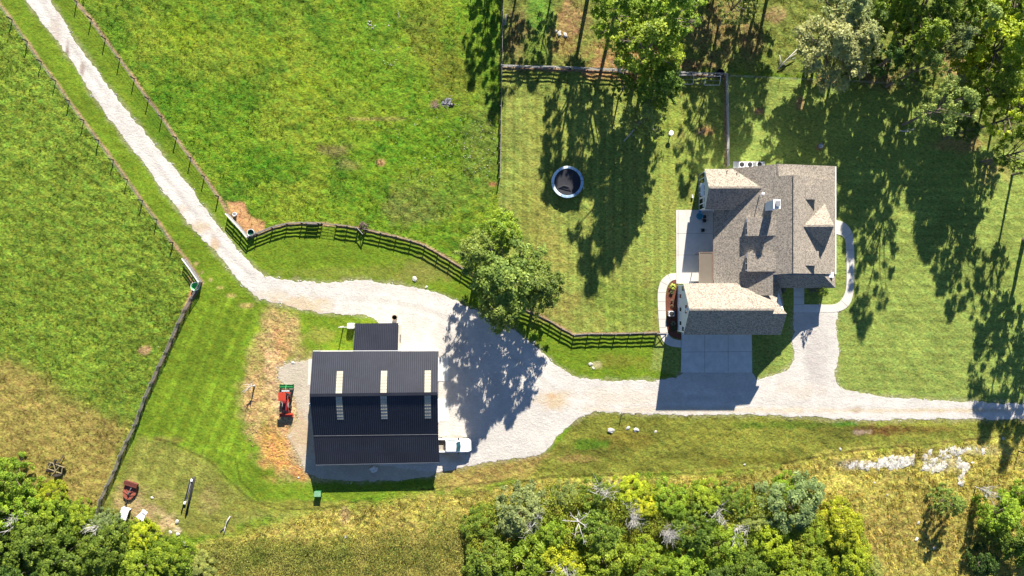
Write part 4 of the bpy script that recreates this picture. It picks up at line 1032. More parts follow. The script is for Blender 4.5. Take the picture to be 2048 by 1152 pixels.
# ------------------------------------------------------------------ odds and ends around the barn
t = tag(empty("water_tank", G(703.5, 651.5)), "white rectangular tank on the grass beside the barn annex", "tank")
MB().box(-.5, .5, -.42, .42, .05, .95).build("tank_body", M_WHITE, t, bevel=.12)
MB().lathe((0, .1, .95), [(0, .05), (.12, .05), (.13, 0)], 12).build("lid", M_WHITE, t)
t = tag(empty("clothes_rail", G(687, 653)), "pale post and horizontal rail beside the barn annex", "rail")
MB().box(-.08, .08, -.08, .08, -.1, 1.85).build("post", M_PALEF, t); MB().bar((-.3, 0, 1.85), (2.35, .05, 1.85), .09, .09).build("rail", M_PALEF, t); MB().box(2.2, 2.36, -.04, .12, -.1, 1.85).build("post", M_PALEF, t)
t = tag(empty("utility_cabinet", G(638, 985)), "green metal utility box standing south of the barn", "utility box")
MB().box(-.46, .46, -.36, .36, 0, .8).build("cabinet_body", M_GREENP, t, bevel=.03); MB().box(-.5, .5, -.4, .4, .8, .86).build("lid", nmat("faded green lid", (.16, .32, .18), .6), t, bevel=.02)
m = MB(); rr = random.Random(8)
ring = []
for i in range(12):
    a = i * 6.283 / 12; r = .5 + rr.uniform(-.12, .12); ring.append((r * 1.25 * math.cos(a), r * math.sin(a)))
loft(m, [[(x * s, y * s, z + rr.uniform(-.03, .03)) for x, y in ring] for s, z in ((1, 0), (.95, .25), (.7, .42), (.25, .38))])
tag(m.build("crumpled_tarp", M_PALEF, None, G(748, 938)), "crumpled pale tarp heap against the barn's south wall", "tarp")
t = tag(empty("gas_cylinder", G(624, 807)), "white gas cylinder against the barn's west wall", "gas cylinder")
MB().lathe((0, 0, 0), [(0, 0), (.22, 0), (.25, .1), (.25, .9), (.18, 1.1), (0, 1.15)], 14).build("cylinder_body", M_WHITE, t, smooth=True); MB().lathe((0, 0, 1.12), [(.1, 0), (.12, .15), (0, .15)], 10).build("valve_collar", M_STEEL, t)

def sticks(mb, n, L, r0, rnd, z=.05, spread=6.283, base=(0, 0, 0), up=.1):
    for _ in range(n):
        a = rnd.uniform(0, spread); p = Vector(base) + Vector((rnd.uniform(-.2, .2), rnd.uniform(-.2, .2), z)); l = L * rnd.uniform(.5, 1.1)
        d = Vector((math.cos(a), math.sin(a), rnd.uniform(0, up)))
        q = p + d * l * .5 + Vector((rnd.uniform(-.1, .1), rnd.uniform(-.1, .1), 0)); mb.tube([p, q, p + d * l + Vector((rnd.uniform(-.15, .15), rnd.uniform(-.15, .15), 0))], [r0, r0 * .7, r0 * .3], 4)
# snag on the dirt bank
t = tag(empty("dead_snag", G(509, 771)), "broken dead snag with bare splayed branches on the orange dirt bank", "dead tree")
m = MB(); m.tube([(0, 0, -.1), (.05, .05, .8), (0, .1, 1.7)], [.14, .11, .07], 7); m.build("trunk", M_DEAD, t)
m = MB(); sticks(m, 12, 1.1, .04, random.Random(3), 1.3, base=(0, .05, 0), up=.9); m.build("branches", M_DEAD, t)

# rusty mower
t = tag(empty("rotary_mower", G(261.5, 982), math.radians(-17)), "rusty red tractor mower deck lying on trampled grass", "mower")
deck = [(-1.0, .75), (.95, .75), (1.0, -.2), (.45, -1.15), (-.15, -1.3), (-.75, -1.0), (-1.05, -.1)]
MB().prism(deck[::-1], .22, .34).build("deck", M_RUST, t, bevel=.03)
m = MB()
for a, c in (((-.9, .7), (-.05, -.3)), ((.9, .7), (.05, -.3)), ((-1, -.15), (-.1, -.45)), ((.95, -.25), (.1, -.5)), ((0, -.6), (-.1, -1.2))): m.bar((*a, .37), (*c, .42), .08, .06)
m.build("deck_brace", M_RUST, t)
MB().lathe((0, -.35, .34), [(.22, 0), (.2, .18), (.1, .28), (0, .28)], 12).build("gearbox", M_DARK, t)
MB().bar((.05, -.2, .6), (.25, .75, .75), .1, .1).build("drive_shaft", M_STEEL, t)
m = MB(); m.box(-1.02, 1.0, 1.15, 1.55, .3, .75); m.box(-1.02, 1.0, .95, 1.15, .70, .76)
for i in range(17): m.box(-1.0 + i * .12, -.96 + i * .12, 1.15, 1.6, .75, .80)
m.build("box_scraper", nmat("dark rust", (.13, .035, .025), .85, .4, 6), t)
MB().tube([(-.15, -1.3, .3), (-.05, -1.75, .25)], .05, 6).build("tail_arm", M_DARK, t)
mwheel = MB(); mwheel.lathe((0, 0, -.08), [(.05, 0), (.24, 0), (.26, .05), (.26, .11), (.24, .16), (.05, .16)], 14); o = mwheel.build("tail_wheel", M_BLACK, t); o.rotation_euler = (0, math.pi / 2, 0); o.location = (-.02, -1.95, .26)

# white bits near the shrubs
t = tag(empty("slatted_crate", G(252, 1026), math.radians(-18)), "broken white slatted crate beside the lower-left shrubs", "crate")
m = MB()
for i in range(6): m.box(-.6, .6, -.75 + i * .27, -.57 + i * .27 + (.06 if i == 5 else 0), .62, .66)
m.build("slats", M_WHITE, t); m = MB()
for x in (-.55, .5): m.box(x, x + .06, -.75, .85, .5, .615)
m.box(-.6, .6, .8, .86, 0, .6); m.build("crate_frame", M_PALEF, t)
MB().box(-.5, .1, -.1, .5, .1, .45).build("rusty_contents", M_RUST, t)
for x in (-.55, .5):
    for y in (-.72, .75): MB().box(x, x + .08, y, y + .08, 0, .5).build("leg", M_PALEF, t)
t = tag(empty("plank_bundle", G(292, 1024), math.radians(-35)), "splayed bundle of white planks beside the lower-left shrubs", "planks")
rr = random.Random(12)
MB().box(-.35, .35, -.75, -.65, 0, .7).build("prop", M_PALEF, t)
for i in range(7):
    a = -.35 + i * .12
    MB().bar((-.2 + i * .06, .5, .72 + .05 * (i % 2)), (.0 + math.sin(a) * 1.5, -1.0 * math.cos(a), .78 + rr.uniform(-.08, .12)), .17, .04).build("plank", M_WHITE, t)
MB().box(-.4, .45, .1, .6, .80, .88).build("white_sheet", M_WHITE, t, bevel=.03)
t = tag(empty("boundary_marker", G(272, 1030)), "thin dark bar lying between the white crate and the white planks", "bar"); MB().bar((-.7, .1, .25), (.9, .05, .25), .05).build("bar", M_DARK, t); MB().bar((-.6, .1, 0), (-.6, .1, .25), .05).build("foot", M_DARK, t); MB().bar((.8, .1, 0), (.8, .1, .25), .05).build("foot", M_DARK, t)
# pipes
for i, (a, c, r, mt, lb) in enumerate((((387, 954), (372, 1032), .10, M_BLACK, "black pipe, rightmost of the three lying in the mown field"), ((381, 958), (363, 1026), .07, M_BLACK, "thin black pipe, leftmost of the three lying in the mown field"), ((384, 957), (370, 1010), .06, M_STEEL, "grey pipe lying between two black pipes in the mown field"))):
    O = Vector(G(*a)); q = Vector(G(*c)) - O; m = MB(); m.tube([Vector((0, 0, r + .05)), q * .5 + Vector((.03, 0, r + .05)), q + Vector((0, 0, r + .05))], r, 10)
    if i == 0: m.tube([Vector((.28, .1, r)), q + Vector((.2, .3, r))], r * .9, 8)
    tag(m.build("pipe", mt, None, O, smooth=True), lb, "pipe")
for x, y, lb in ((385, 960, "white bracket near the upper end of the black pipes"), (371, 1005, "white bracket near the lower end of the black pipes")):
    m = MB(); m.box(-.15, .15, -.18, .18, .05, .34); m.box(-.1, .1, -.1, .1, .34, .4); tag(m.build("pipe_bracket", M_WHITE, None, G(x, y), -.2), lb, "bracket")

# disc harrow
t = tag(empty("disc_harrow", G(116, 934), math.radians(-20)), "dark rusty disc harrow standing in dry grass, upper left of the shrubs", "harrow")
MB().bar((0, .2, .5), (.35, 2.2, .3), .12, .1).build("drawbar", M_DARK, t)
m = MB()
for a, c in (((-1.2, .5, .5), (1.2, .5, .5)), ((-1.1, -.5, .5), (1.1, -.5, .5)), ((-.9, .5, .5), (-1.1, -.5, .5)), ((.9, .5, .5), (1.1, -.5, .5)), ((-.5, .5, .55), (.2, -.5, .55)), ((.5, .5, .55), (-.2, -1.3, .55))): m.bar(a, c, .09, .09)
m.build("frame", nmat("straw-stained iron", (.26, .22, .12), .85, .4, 5), t)
for (x0, y0, x1, y1) in ((-1.25, .1, -.1, .45), (.1, .45, 1.25, .1), (-1.2, -.9, -.1, -.6), (.1, -1.25, 1.0, -.7)):
    g = MB(); d = Vector((x1 - x0, y1 - y0, 0)); L = d.length; d.normalize(); n = Vector((-d.y, d.x, 0))
    g.bar((x0, y0, .3), (x1, y1, .3), .05)
    for i in range(7):
        p = Vector((x0, y0, .3)) + d * L * i / 6; ring = [p + n * .27 * math.cos(a) + Vector((0, 0, .27 * math.sin(a))) for a in np.linspace(0, 2 * math.pi, 12, endpoint=False)]
        g.raw(ring + [p + d * .06], [(j, (j + 1) % 12, 12) for j in range(12)])
    g.build("disc_gang", M_DARK, t)
MB().box(-.55, -.25, .75, 1.15, .45, .7).build("weight_box", M_BLACK, t)

# fallen wood, ash heap, stump, birdbath and other yard things
def driftwood(name, label, cat, px, py, paths, mat=M_DEAD):
    O = Vector(G(px, py)); m = MB()
    for pts, r in paths: m.tube([Vector(G(x, y, z)) - O for x, y, z in pts], [r * (1 - .5 * i / (len(pts) - 1)) for i in range(len(pts))], 6)
    tag(m.build(name, mat, None, O, smooth=True), label, cat)
driftwood("driftwood", "bleached crooked branch lying at the mown field's lower edge", "dead branch", 452, 1045, [([(461, 1032, .1), (455, 1042, .25), (452, 1052, .2), (441, 1063, .1)], .1), ([(452, 1052, .2), (450, 1062, .35), (447, 1072, .1)], .06)])
driftwood("driftwood", "bleached branches in a heap beside the lower-left shrubs", "dead branch", 378, 1092, [([(366, 1080, .1), (376, 1092, .4), (392, 1098, .3)], .09), ([(370, 1090, .2), (382, 1100, .3), (390, 1094, .2)], .08), ([(369, 1076, .2), (374, 1090, .2)], .05)])
driftwood("fallen_log", "pale fallen log in the tree shade on the yard lawn", "log", 1257, 273, [([(1268, 259, .12), (1258, 271, .14), (1247, 283, .1)], .12), ([(1262, 267, .15), (1266, 275, .3)], .04)])
driftwood("fallen_branch", "pale forked branch under the small tree on the yard lawn", "branch", 1315, 263, [([(1300, 258, .5), (1313, 263, .3), (1325, 270, .1)], .07), ([(1313, 263, .3), (1319, 257, .5)], .04)])
driftwood("pale_trunk_piece", "pale standing stub beside the long north-south fence", "stump", 1011, 42, [([(1010, 50, .1), (1011, 42, .5), (1012, 33, .9)], .16)])
driftwood("stick_pile", "bare sticks on the brown patch of the yard lawn", "sticks", 1408, 262, [([(1394, 268, .1), (1406, 262, .3), (1412, 250, .5)], .08), ([(1395, 262, .1), (1405, 268, .2), (1404, 273, .1)], .06), ([(1411, 260, .1), (1409, 250, .5), (1413, 246, .7)], .05)], M_STUMP)
driftwood("brush_heap", "tangle of bare grey branches below the pale tree at the woods edge", "brush", 1575, 125, [([(1556, 138, .2), (1570, 122, .6), (1590, 102, .8)], .1), ([(1560, 130, .2), (1580, 115, .7), (1592, 108, .5)], .07), ([(1557, 112, .4), (1560, 124, .3), (1556, 140, .1)], .06), ([(1566, 132, .4), (1580, 120, .4), (1588, 118, .5)], .06)])
driftwood("fallen_branch", "grey fallen branch in the tree shade on the east lawn", "branch", 1812, 262, [([(1796, 262, .2), (1812, 264, .4), (1828, 258, .2)], .10), ([(1805, 264, .2), (1815, 258, .5)], .05)])
t = tag(empty("birdbath", G(1340, 268.5)), "white birdbath standing alone on the yard lawn", "birdbath")
MB().lathe((0, 0, 0), [(.22, 0), (.2, .08), (.07, .15), (.07, .7), (.15, .76)], 14).build("pedestal", M_WHITE, t, smooth=True); MB().lathe((0, 0, .74), [(.1, 0), (.34, .12), (.36, .16), (.3, .13), (0, .10)], 18).build("bowl", M_WHITE, t, smooth=True)
t = tag(empty("well_cap", G(1641, 292)), "grey round cap on a bare brown patch of the east lawn", "well cap")
MB().lathe((0, 0, 0), [(.34, 0), (.34, .22), (.3, .27), (0, .27)], 14).build("cap_body", nmat("blue grey cap", (.2, .25, .30), .6), t); MB().lathe((0, 0, .27), [(.08, 0), (.07, .08), (0, .09)], 8).build("knob", M_STEEL, t)
t = tag(empty("propane_cover", G(1384, 393)), "small white two-lobed box on the grass west of the house", "box")
MB().box(-.12, .12, -.26, -.02, 0, .32).build("lid_box", M_WHITE, t, bevel=.04); MB().box(-.12, .12, .02, .24, 0, .28).build("lid_box", M_PALEF, t, bevel=.04)
t = tag(empty("hydrant_post", G(1243, 829)), "dark post with spread arms at the south edge of the drive", "post")
MB().tube([(0, 0, -.1), (0, 0, .9)], .06, 8).build("post", M_DARK, t); m = MB(); sticks(m, 8, .5, .02, random.Random(2), .5, base=(0, 0, 0), up=.8); m.build("wire_arms", M_DARK, t)
# sign and post by the outcrop
t = tag(empty("small_sign", G(2010, 905)), "tiny T-shaped stake in rough grass right of the limestone", "stake"); MB().box(-.03, .03, -.03, .03, -.1, 1.1).build("post", M_DARK, t); MB().box(-.35, .35, -.04, .04, 1.1, 1.16).build("crossbar", M_GREYF, t)
t = tag(empty("drive_post", G(2036, 902)), "black post at the frame's right edge below the drive", "post"); MB().box(-.08, .08, -.08, .08, -.1, 1.3).build("shaft", M_BLACKF, t); MB().box(-.10, .10, -.10, .10, 1.3, 1.36).build("cap", M_BLACKF, t)

# air conditioners
def condenser(label, gx, gy, group=None, s=1.0):
    t = tag(empty("air_conditioner", G(gx, gy, .07)), label, "air conditioner", group)
    MB().box(-.42 * s, .42 * s, -.38 * s, .38 * s, 0, .8).build("cabinet", M_WHITE, t, bevel=.03)
    MB().lathe((0, 0, .80), [(0, .05), (.1, .05), (.28 * s, .02), (.34 * s, .02), (.36 * s, 0)], 18).build("fan_grille", M_BLACK, t)
    return t
for i, (x, lb) in enumerate(((1480, "white air conditioner north of the house, nearest the board fence"), (1496, "white air conditioner north of the house, middle one of three"), (1515, "white air conditioner north of the house, farthest from the board fence"))):
    condenser(lb, x, 331, "air conditioners on the north pad")
condenser("white air conditioner in the mulch bed by the garage wall", 1340.5, 627)
# flower bed plants
def tuft_plant(label, gx, gy, r, h, n, colr, seed, name="garden_plant", cat="plant"):
    rnd = random.Random(seed); t = tag(empty(name, G(gx, gy, .04)), label, cat); m = MB()
    for i in range(n):
        a = rnd.uniform(0, 6.283); l = r * rnd.uniform(.6, 1.1); w = .05 + .03 * rnd.random(); z = h * rnd.uniform(.5, 1); c, s = math.cos(a), math.sin(a)
        m.face([(0, 0, .02), (c * l * .5 - s * w, s * l * .5 + c * w, z), (c * l, s * l, z * .7), (c * l * .5 + s * w, s * l * .5 - c * w, z)])
    m.build("leaves", nmat("plant leaf", colr, .6, .25, 4), t); MB().tube([(0, 0, -.05), (0, 0, h * .4)], .03, 5).build("stem", M_BARK, t)
tuft_plant("yellow-green spiky plant at the top of the mulch bed", 1344, 574, .62, .5, 46, (.36, .42, .06), 1)
tuft_plant("dark clump just below the yellow plant in the mulch bed", 1342.5, 585, .36, .35, 40, (.07, .09, .025), 2)
tuft_plant("small dark plant in the middle of the mulch bed", 1343.5, 602, .25, .3, 26, (.06, .05, .02), 3)
tuft_plant("small brown-green plant just above the air conditioner in the mulch bed", 1343.5, 612, .30, .3, 28, (.10, .07, .03), 4)
tuft_plant("shaded pale clump below the air conditioner in the mulch bed", 1346, 647, .42, .3, 50, (.14, .15, .08), 5)
# patio things
t = tag(empty("water_play_table", G(1397, 433, .1)), "blue round children's water table on the shaded patio", "water table")
MB().lathe((0, 0, .35), [(.3, 0), (.48, .03), (.52, .2), (.46, .2), (.42, .08), (0, .08)], 20).build("basin", nmat("blue plastic", (.03, .25, .38), .4), t); MB().lathe((0, 0, .5), [(0, 0), (.45, 0)], 20).build("water", M_TEAL, t)
m = MB(); m.tube([(.0, .5, .4), (.05, .75, .6), (.2, .9, .7), (.1, 1.05, .55)], .06, 7); m.lathe((.05, .7, .5), [(0, .1), (.2, .05), (.22, 0)], 12); m.lathe((.2, 1.0, .55), [(0, .1), (.16, .05), (.18, 0)], 12); m.build("slide_tower", nmat("blue slide", (.04, .16, .42), .4), t)
for a in (0, 2.1, 4.2): MB().tube([(.35 * math.cos(a), .35 * math.sin(a), 0), (.3 * math.cos(a), .3 * math.sin(a), .36)], .03, 6).build("leg", M_BLUE, t)
for x, y, lb in ((1407, 434, "black patio chair nearest the blue water table"), (1407, 442, "black patio chair below the one beside the blue water table"), (1404, 461, "black patio chair alone in the middle of the patio")):
    t = tag(empty("patio_chair", G(x, y, .1), rr.uniform(-.4, .4)), lb, "chair", "black patio chairs")
    MB().box(-.24, .24, -.24, .24, .40, .44).build("seat", M_BLACK, t); MB().bar((.24, 0, .44), (.34, 0, .85), .46, .03, up=(0, 1, 0)).build("backrest", M_BLACK, t)
    for sx in (-.2, .2):
        for sy in (-.2, .2): MB().bar((sx, sy, 0), (sx, sy, .41), .03).build("leg", M_BLACK, t)

# ------------------------------------------------------------------ rocks
def rock_mesh(seed, n=3):
    import bmesh
    rnd = random.Random(seed); bm = bmesh.new(); bmesh.ops.create_icosphere(bm, subdivisions=2, radius=1)
    o = Vector((rnd.uniform(0, 50), rnd.uniform(0, 50), 0))
    from mathutils import noise
    for v in bm.verts:
        d = noise.noise(v.co * 1.1 + o) * .5 + noise.noise(v.co * 2.7 + o) * .22
        v.co *= 1 + d; v.co.z = max(v.co.z, -.3)
    me = bpy.data.meshes.new("rock"); bm.to_mesh(me); bm.free(); me.materials.append(M_ROCK); return me
RM = [rock_mesh(i) for i in range(6)]
rr = random.Random(77)
ROCKS = [(1119, 67, .5, "pale rock, left one of the pair in the woods clearing"), (1130, 70, .48, "pale rock, right one of the pair in the woods clearing"), (1112, 62, .25, "thin pale rock beside the pair in the woods clearing"),
         (829, 558, .5, "tall pale rock at the gravel's north edge, left of the big tree"), (853, 574, .3, "small pale rock right of the tall pale rock by the gravel"), (1222, 861, .6, "long flat pale rock in the grass south of the drive"), (1272, 860, .55, "pale rock south of the drive, right of the long flat one"), (1256, 856, .4, "small pale rock between two larger ones south of the drive"), (1311, 863, .3, "small square pale rock south of the garage drive"),
         (1096, 603, .35, "pink pale rock just right of the big tree's crown"), (1181, 728, .4, "pale rock in the grass between lawn fence and drive"), (1187, 736, .25, "little pale rock below another between lawn fence and drive"), (1068, 684, .25, "small pale rock at the gravel edge below the big tree"),
         (304, 995, .25, "small pale rock right of the rusty mower"), (354, 1043, .45, "tan boulder at the lower edge of the mown field"), (341, 1064, .4, "tan boulder just above the shrub edge, left of two"), (355, 1068, .42, "tan boulder just above the shrub edge, right of two"), (691, 1073, .3, "pale rock in the rough grass south of the barn"), (727, 1070, .22, "smaller pale rock in the rough grass south of the barn"),
         (1680, 898, .32, "lone white rock at the west tip of the limestone strip"), (1489, 929, .22, "tiny white rock on the mown edge above the thicket"), (2006, 877, .3, "white rock at the mown edge near the right-hand tree shadow"), (1749, 965, .25, "small white rock in dry grass under the limestone strip"), (1774, 990, .25, "white rock in dry grass left of the lone shrub"), (1833, 1078, .4, "pale rock left of the lone shrub's shadow"), (1868, 1095, .4, "pale rock at the foot of the lone shrub's shadow"), (1836, 1045, .35, "pale broken rock left of the lone shrub"), (597, 955, .2, "small pale rock at the barn's south-west corner"), (586, 725, .35, "pale flat rock at the top of the barn's west gravel"), (1779, 915, .3, "white rock on top of the limestone strip"), (1945, 925, .35, "white rock at the limestone's east end")]
for i, (x, y, r, lb) in enumerate(ROCKS):
    o = link("rock", RM[i % 6], None, None, G(x, y, .02), rr.uniform(0, 6)); r *= .72; o.scale = (r * 1.2, r * .85, r * .5); tag(o, lb, "rock", "loose limestone rocks")
# exposed limestone: broken ledges
def outcrop(label, blobs, seed):
    rnd = random.Random(seed); O = Vector(G(*blobs[0][:2])); V, F = [], []
    base = [(RM[i], np.array([v.co[:] for v in RM[i].vertices]), [tuple(p.vertices) for p in RM[i].polygons]) for i in range(6)]
    m = MB()
    for x, y, rx, ry, n in blobs:
        for _ in range(n):
            a = rnd.uniform(0, 6.283); q = math.sqrt(rnd.random()); px, py = x + math.cos(a) * rx * q, y + math.sin(a) * ry * q
            w, vs, fs = base[rnd.randrange(6)]; s = .08 + .38 * rnd.random() ** 2; ang = rnd.uniform(-.5, .5) + 1.1; c, sn = math.cos(ang), math.sin(ang); p = Vector(G(px, py)) - O
            m.raw([((v[0] * 1.5 * c - v[1] * .8 * sn) * s + p.x, (v[0] * 1.5 * sn + v[1] * .8 * c) * s + p.y, v[2] * s * .3 + rnd.uniform(-.05, .03)) for v in vs], fs)
    tag(m.build("limestone_outcrop", M_ROCK, None, O), label, "rock outcrop")
outcrop("long narrow white limestone ledge breaking through the rough grass", [(1735, 930, 46, 6, 70), (1785, 925, 32, 11, 110), (1815, 922, 14, 8, 26)], 1)
outcrop("broad broken white limestone ledge east of the narrow one", [(1868, 932, 22, 12, 74), (1890, 906, 14, 10, 34), (1925, 930, 16, 14, 44), (1852, 912, 14, 12, 26), (1922, 958, 8, 8, 14), (1912, 902, 16, 6, 24), (1945, 903, 34, 5, 24)], 2)

# ash and rubble heap in the pasture
m = MB(); rnd = random.Random(5)
t = tag(empty("ash_heap", G(885, 208)), "grey ash and charred rubble heap in the bright pasture", "ash heap")
base = [(np.array([v.co[:] for v in RM[i].vertices]), [tuple(p.vertices) for p in RM[i].polygons]) for i in range(6)]
def rubble(cx, cy, rx, ry, n, s0, s1):
    m = MB()
    for _ in range(n):
        vs, fs = base[rnd.randrange(6)]; s = rnd.uniform(s0, s1); a = rnd.uniform(0, 6.28); q = math.sqrt(rnd.random()); x, y = cx + rx * q * math.cos(a), cy + ry * q * math.sin(a)
        m.raw([(v[0] * s + x, v[1] * s + y, v[2] * s * .7) for v in vs], fs)
    return m
rubble(.65, .2, .85, .6, 42, .06, .2).build("ash", nmat("grey ash", (.20, .20, .22), .95, .6, 6), t)
rubble(.9, -.1, 1.0, .6, 14, .08, .22).build("charred_wood", nmat("char", (.015, .015, .015), .9), t)
mm = MB(); sticks(mm, 26, .9, .03, random.Random(5), .15, base=(-1.1, -.2, 0), up=.3); mm.build("dry_brush", M_STUMP, t)
# ------------------------------------------------------------------ trees and shrubs
def crown_mesh(seed, R, z0, z1, ncl, nleaf, leaf, shape='round', cs=(.20, .32)):
    g = np.random.default_rng(seed); cent = []; lump = g.uniform(.72, 1.12, 9)
    def lumpf(a):
        u = (a / 6.28318 * 9) % 9; i = int(u); f = u - i; return lump[i] * (1 - f) + lump[(i + 1) % 9] * f
    while len(cent) < ncl:
        t = g.uniform(0, 1); a = g.uniform(0, 6.28318)
        if shape == 'cone': rr_ = (1 - t) ** .8 + .08
        elif shape == 'bush': rr_ = math.sqrt(max(0, 1 - t * t)) + .05
        else: rr_ = max(.12, 1 - abs(2 * (t - .42)) ** 2.2)
        q = g.uniform(.35, 1) ** .6 * rr_ * lumpf(a) * R
        cent.append((q * math.cos(a), q * math.sin(a), z0 + (z1 - z0) * t))
    V, T = [], []
    for cx, cy, cz in cent:
        cr = R * g.uniform(*cs) * (.6 if shape == 'cone' else 1)
        n = int(nleaf * g.uniform(.6, 1.35)); ct = g.uniform(0, 1)
        # leaves sit on a few twig sprays inside the clump
        ns = 7; sp = g.normal(size=(ns, 3)); sp /= np.linalg.norm(sp, axis=1)[:, None]; sp[:, 2] = np.abs(sp[:, 2]) * .9 - .15
        w = g.integers(0, ns, n); d = sp[w] + g.normal(size=(n, 3)) * .42; ln = np.linalg.norm(d, axis=1)[:, None]; d /= ln
        p = np.array((cx, cy, cz)) + d * cr * (g.uniform(.25, 1.12, (n, 1))) * np.array((1, 1, .62))
        nr = d * .7 + g.normal(size=(n, 3)) * .55 + np.array((0, 0, .75)); nr /= np.linalg.norm(nr, axis=1)[:, None]
        u = np.cross(nr, g.normal(size=(n, 3))); u /= np.linalg.norm(u, axis=1)[:, None]; v = np.cross(nr, u)
        s = (leaf * g.uniform(.55, 1.25, (n, 1)))
        q = np.stack([p - u * s * .75, p - v * s * .42, p + u * s * .75, p + v * s * .42], 1)
        V.append(q.reshape(-1, 3)); T.append(np.repeat(np.clip(ct * .55 + g.uniform(0, .5, n), 0, 1), 4))
    V = np.concatenate(V); T = np.concatenate(T)
    me = np_mesh("crown", V, np.arange(len(V)).reshape(-1, 4), {"tint": ('FLOAT', T)})
    me.materials.append(M_LEAF); return me, cent
def trunk_mesh(seed, cent, R, z0, z1, r0, nl=10, mat=None, thin=False):
    rnd = random.Random(seed); m = MB(); top = z0 + (z1 - z0) * .75; lean = (rnd.uniform(-.3, .3), rnd.uniform(-.3, .3))
    m.tube([(0, 0, -.2), (lean[0] * .4, lean[1] * .4, z0 * .7), (lean[0], lean[1], (z0 + top) / 2), (lean[0] * 1.3, lean[1] * 1.3, top)], [r0 * 1.25, r0, r0 * .6, r0 * .2], 8)
    cs = sorted(cent, key=lambda c: -math.hypot(c[0], c[1]))[:nl * 2][::2]
    for c in cs:
        t = rnd.uniform(.1, .8); s = Vector((lean[0] * t, lean[1] * t, z0 * .8 + (top - z0 * .8) * t * .7)); e = Vector(c)
        mid = s.lerp(e, .5) + Vector((rnd.uniform(-.3, .3), rnd.uniform(-.3, .3), .25)); m.tube([s, mid, e], [r0 * .42, r0 * .26, r0 * .08], 5)
        for _ in range(3):
            q = e + Vector((rnd.uniform(-1, 1), rnd.uniform(-1, 1), rnd.uniform(-.1, .6))) * R * .16; m.tube([mid.lerp(e, .5), q], [r0 * .12, r0 * .04], 4)
    o = MB.build(m, "trunk_source", mat or M_BARK); me = o.data; bpy.data.objects.remove(o); return me
KIND = {}
def kind(name, seeds, R, z0, z1, ncl, nl, leaf, shape, r0, cs=(.20, .32)):
    KIND[name] = []
    for s in seeds:
        cm, ce = crown_mesh(s, R, z0, z1, ncl, nl, leaf, shape, cs)
        KIND[name].append((cm, trunk_mesh(s, ce, R, z0, z1, r0), R, z1))
kind('oak', (1, 2, 3, 12), 4.5, 4.2, 13, 150, 88, .23, 'round', .26, (.08, .17))
kind('light', (4, 5, 13), 4.2, 5.0, 12, 95, 84, .22, 'round', .20, (.08, .17))
kind('brushy', (31, 32, 33, 34), 3.0, .25, 5.2, 130, 95, .16, 'bush', .09, (.07, .17))
kind('cedar', (6, 7), 2.6, .6, 8.5, 62, 150, .20, 'cone', .14, (.22, .34))
kind('shrub', (8, 9, 10), 2.4, .3, 3.8, 50, 150, .17, 'bush', .09, (.15, .27))
TCOL = {'deep': (.055, .105, .016), 'mid': (.12, .19, .022), 'bright': (.185, .275, .022), 'yel': (.28, .34, .020), 'olive': (.20, .25, .060), 'pale': (.25, .275, .10), 'grey': (.16, .205, .07), 'fresh': (.155, .225, .040)}
tr_r = random.Random(21)
def tree(name, label, px, py, r, h, kd, colr, group, cat="tree"):
    hc = h * (.62 if kd in ('oak', 'light') else .35); gx, gy = CX + (px - CX) * k(hc), CY + (py - CY) * k(hc)
    v = KIND[kd][tr_r.randrange(len(KIND[kd]))]; t = tag(empty(name, G(gx, gy), tr_r.uniform(0, 6.283)), label, cat, group)
    s = r * S / v[2]; sz = h / v[3]
    for nm, me in (("trunk", v[1]), ("crown", v[0])):
        o = link(nm, me, None, t); o.scale = (s, s, sz)
        if nm == "crown":
            c = TCOL[colr]; j = tr_r.uniform(.85, 1.18); o.color = (c[0] * j * tr_r.uniform(.9, 1.1), c[1] * j, c[2] * j, 1)
    return t
GN, GS_, GW = "trees of the northern woods", "thicket trees along the southern edge", "trees of the south-western clump"
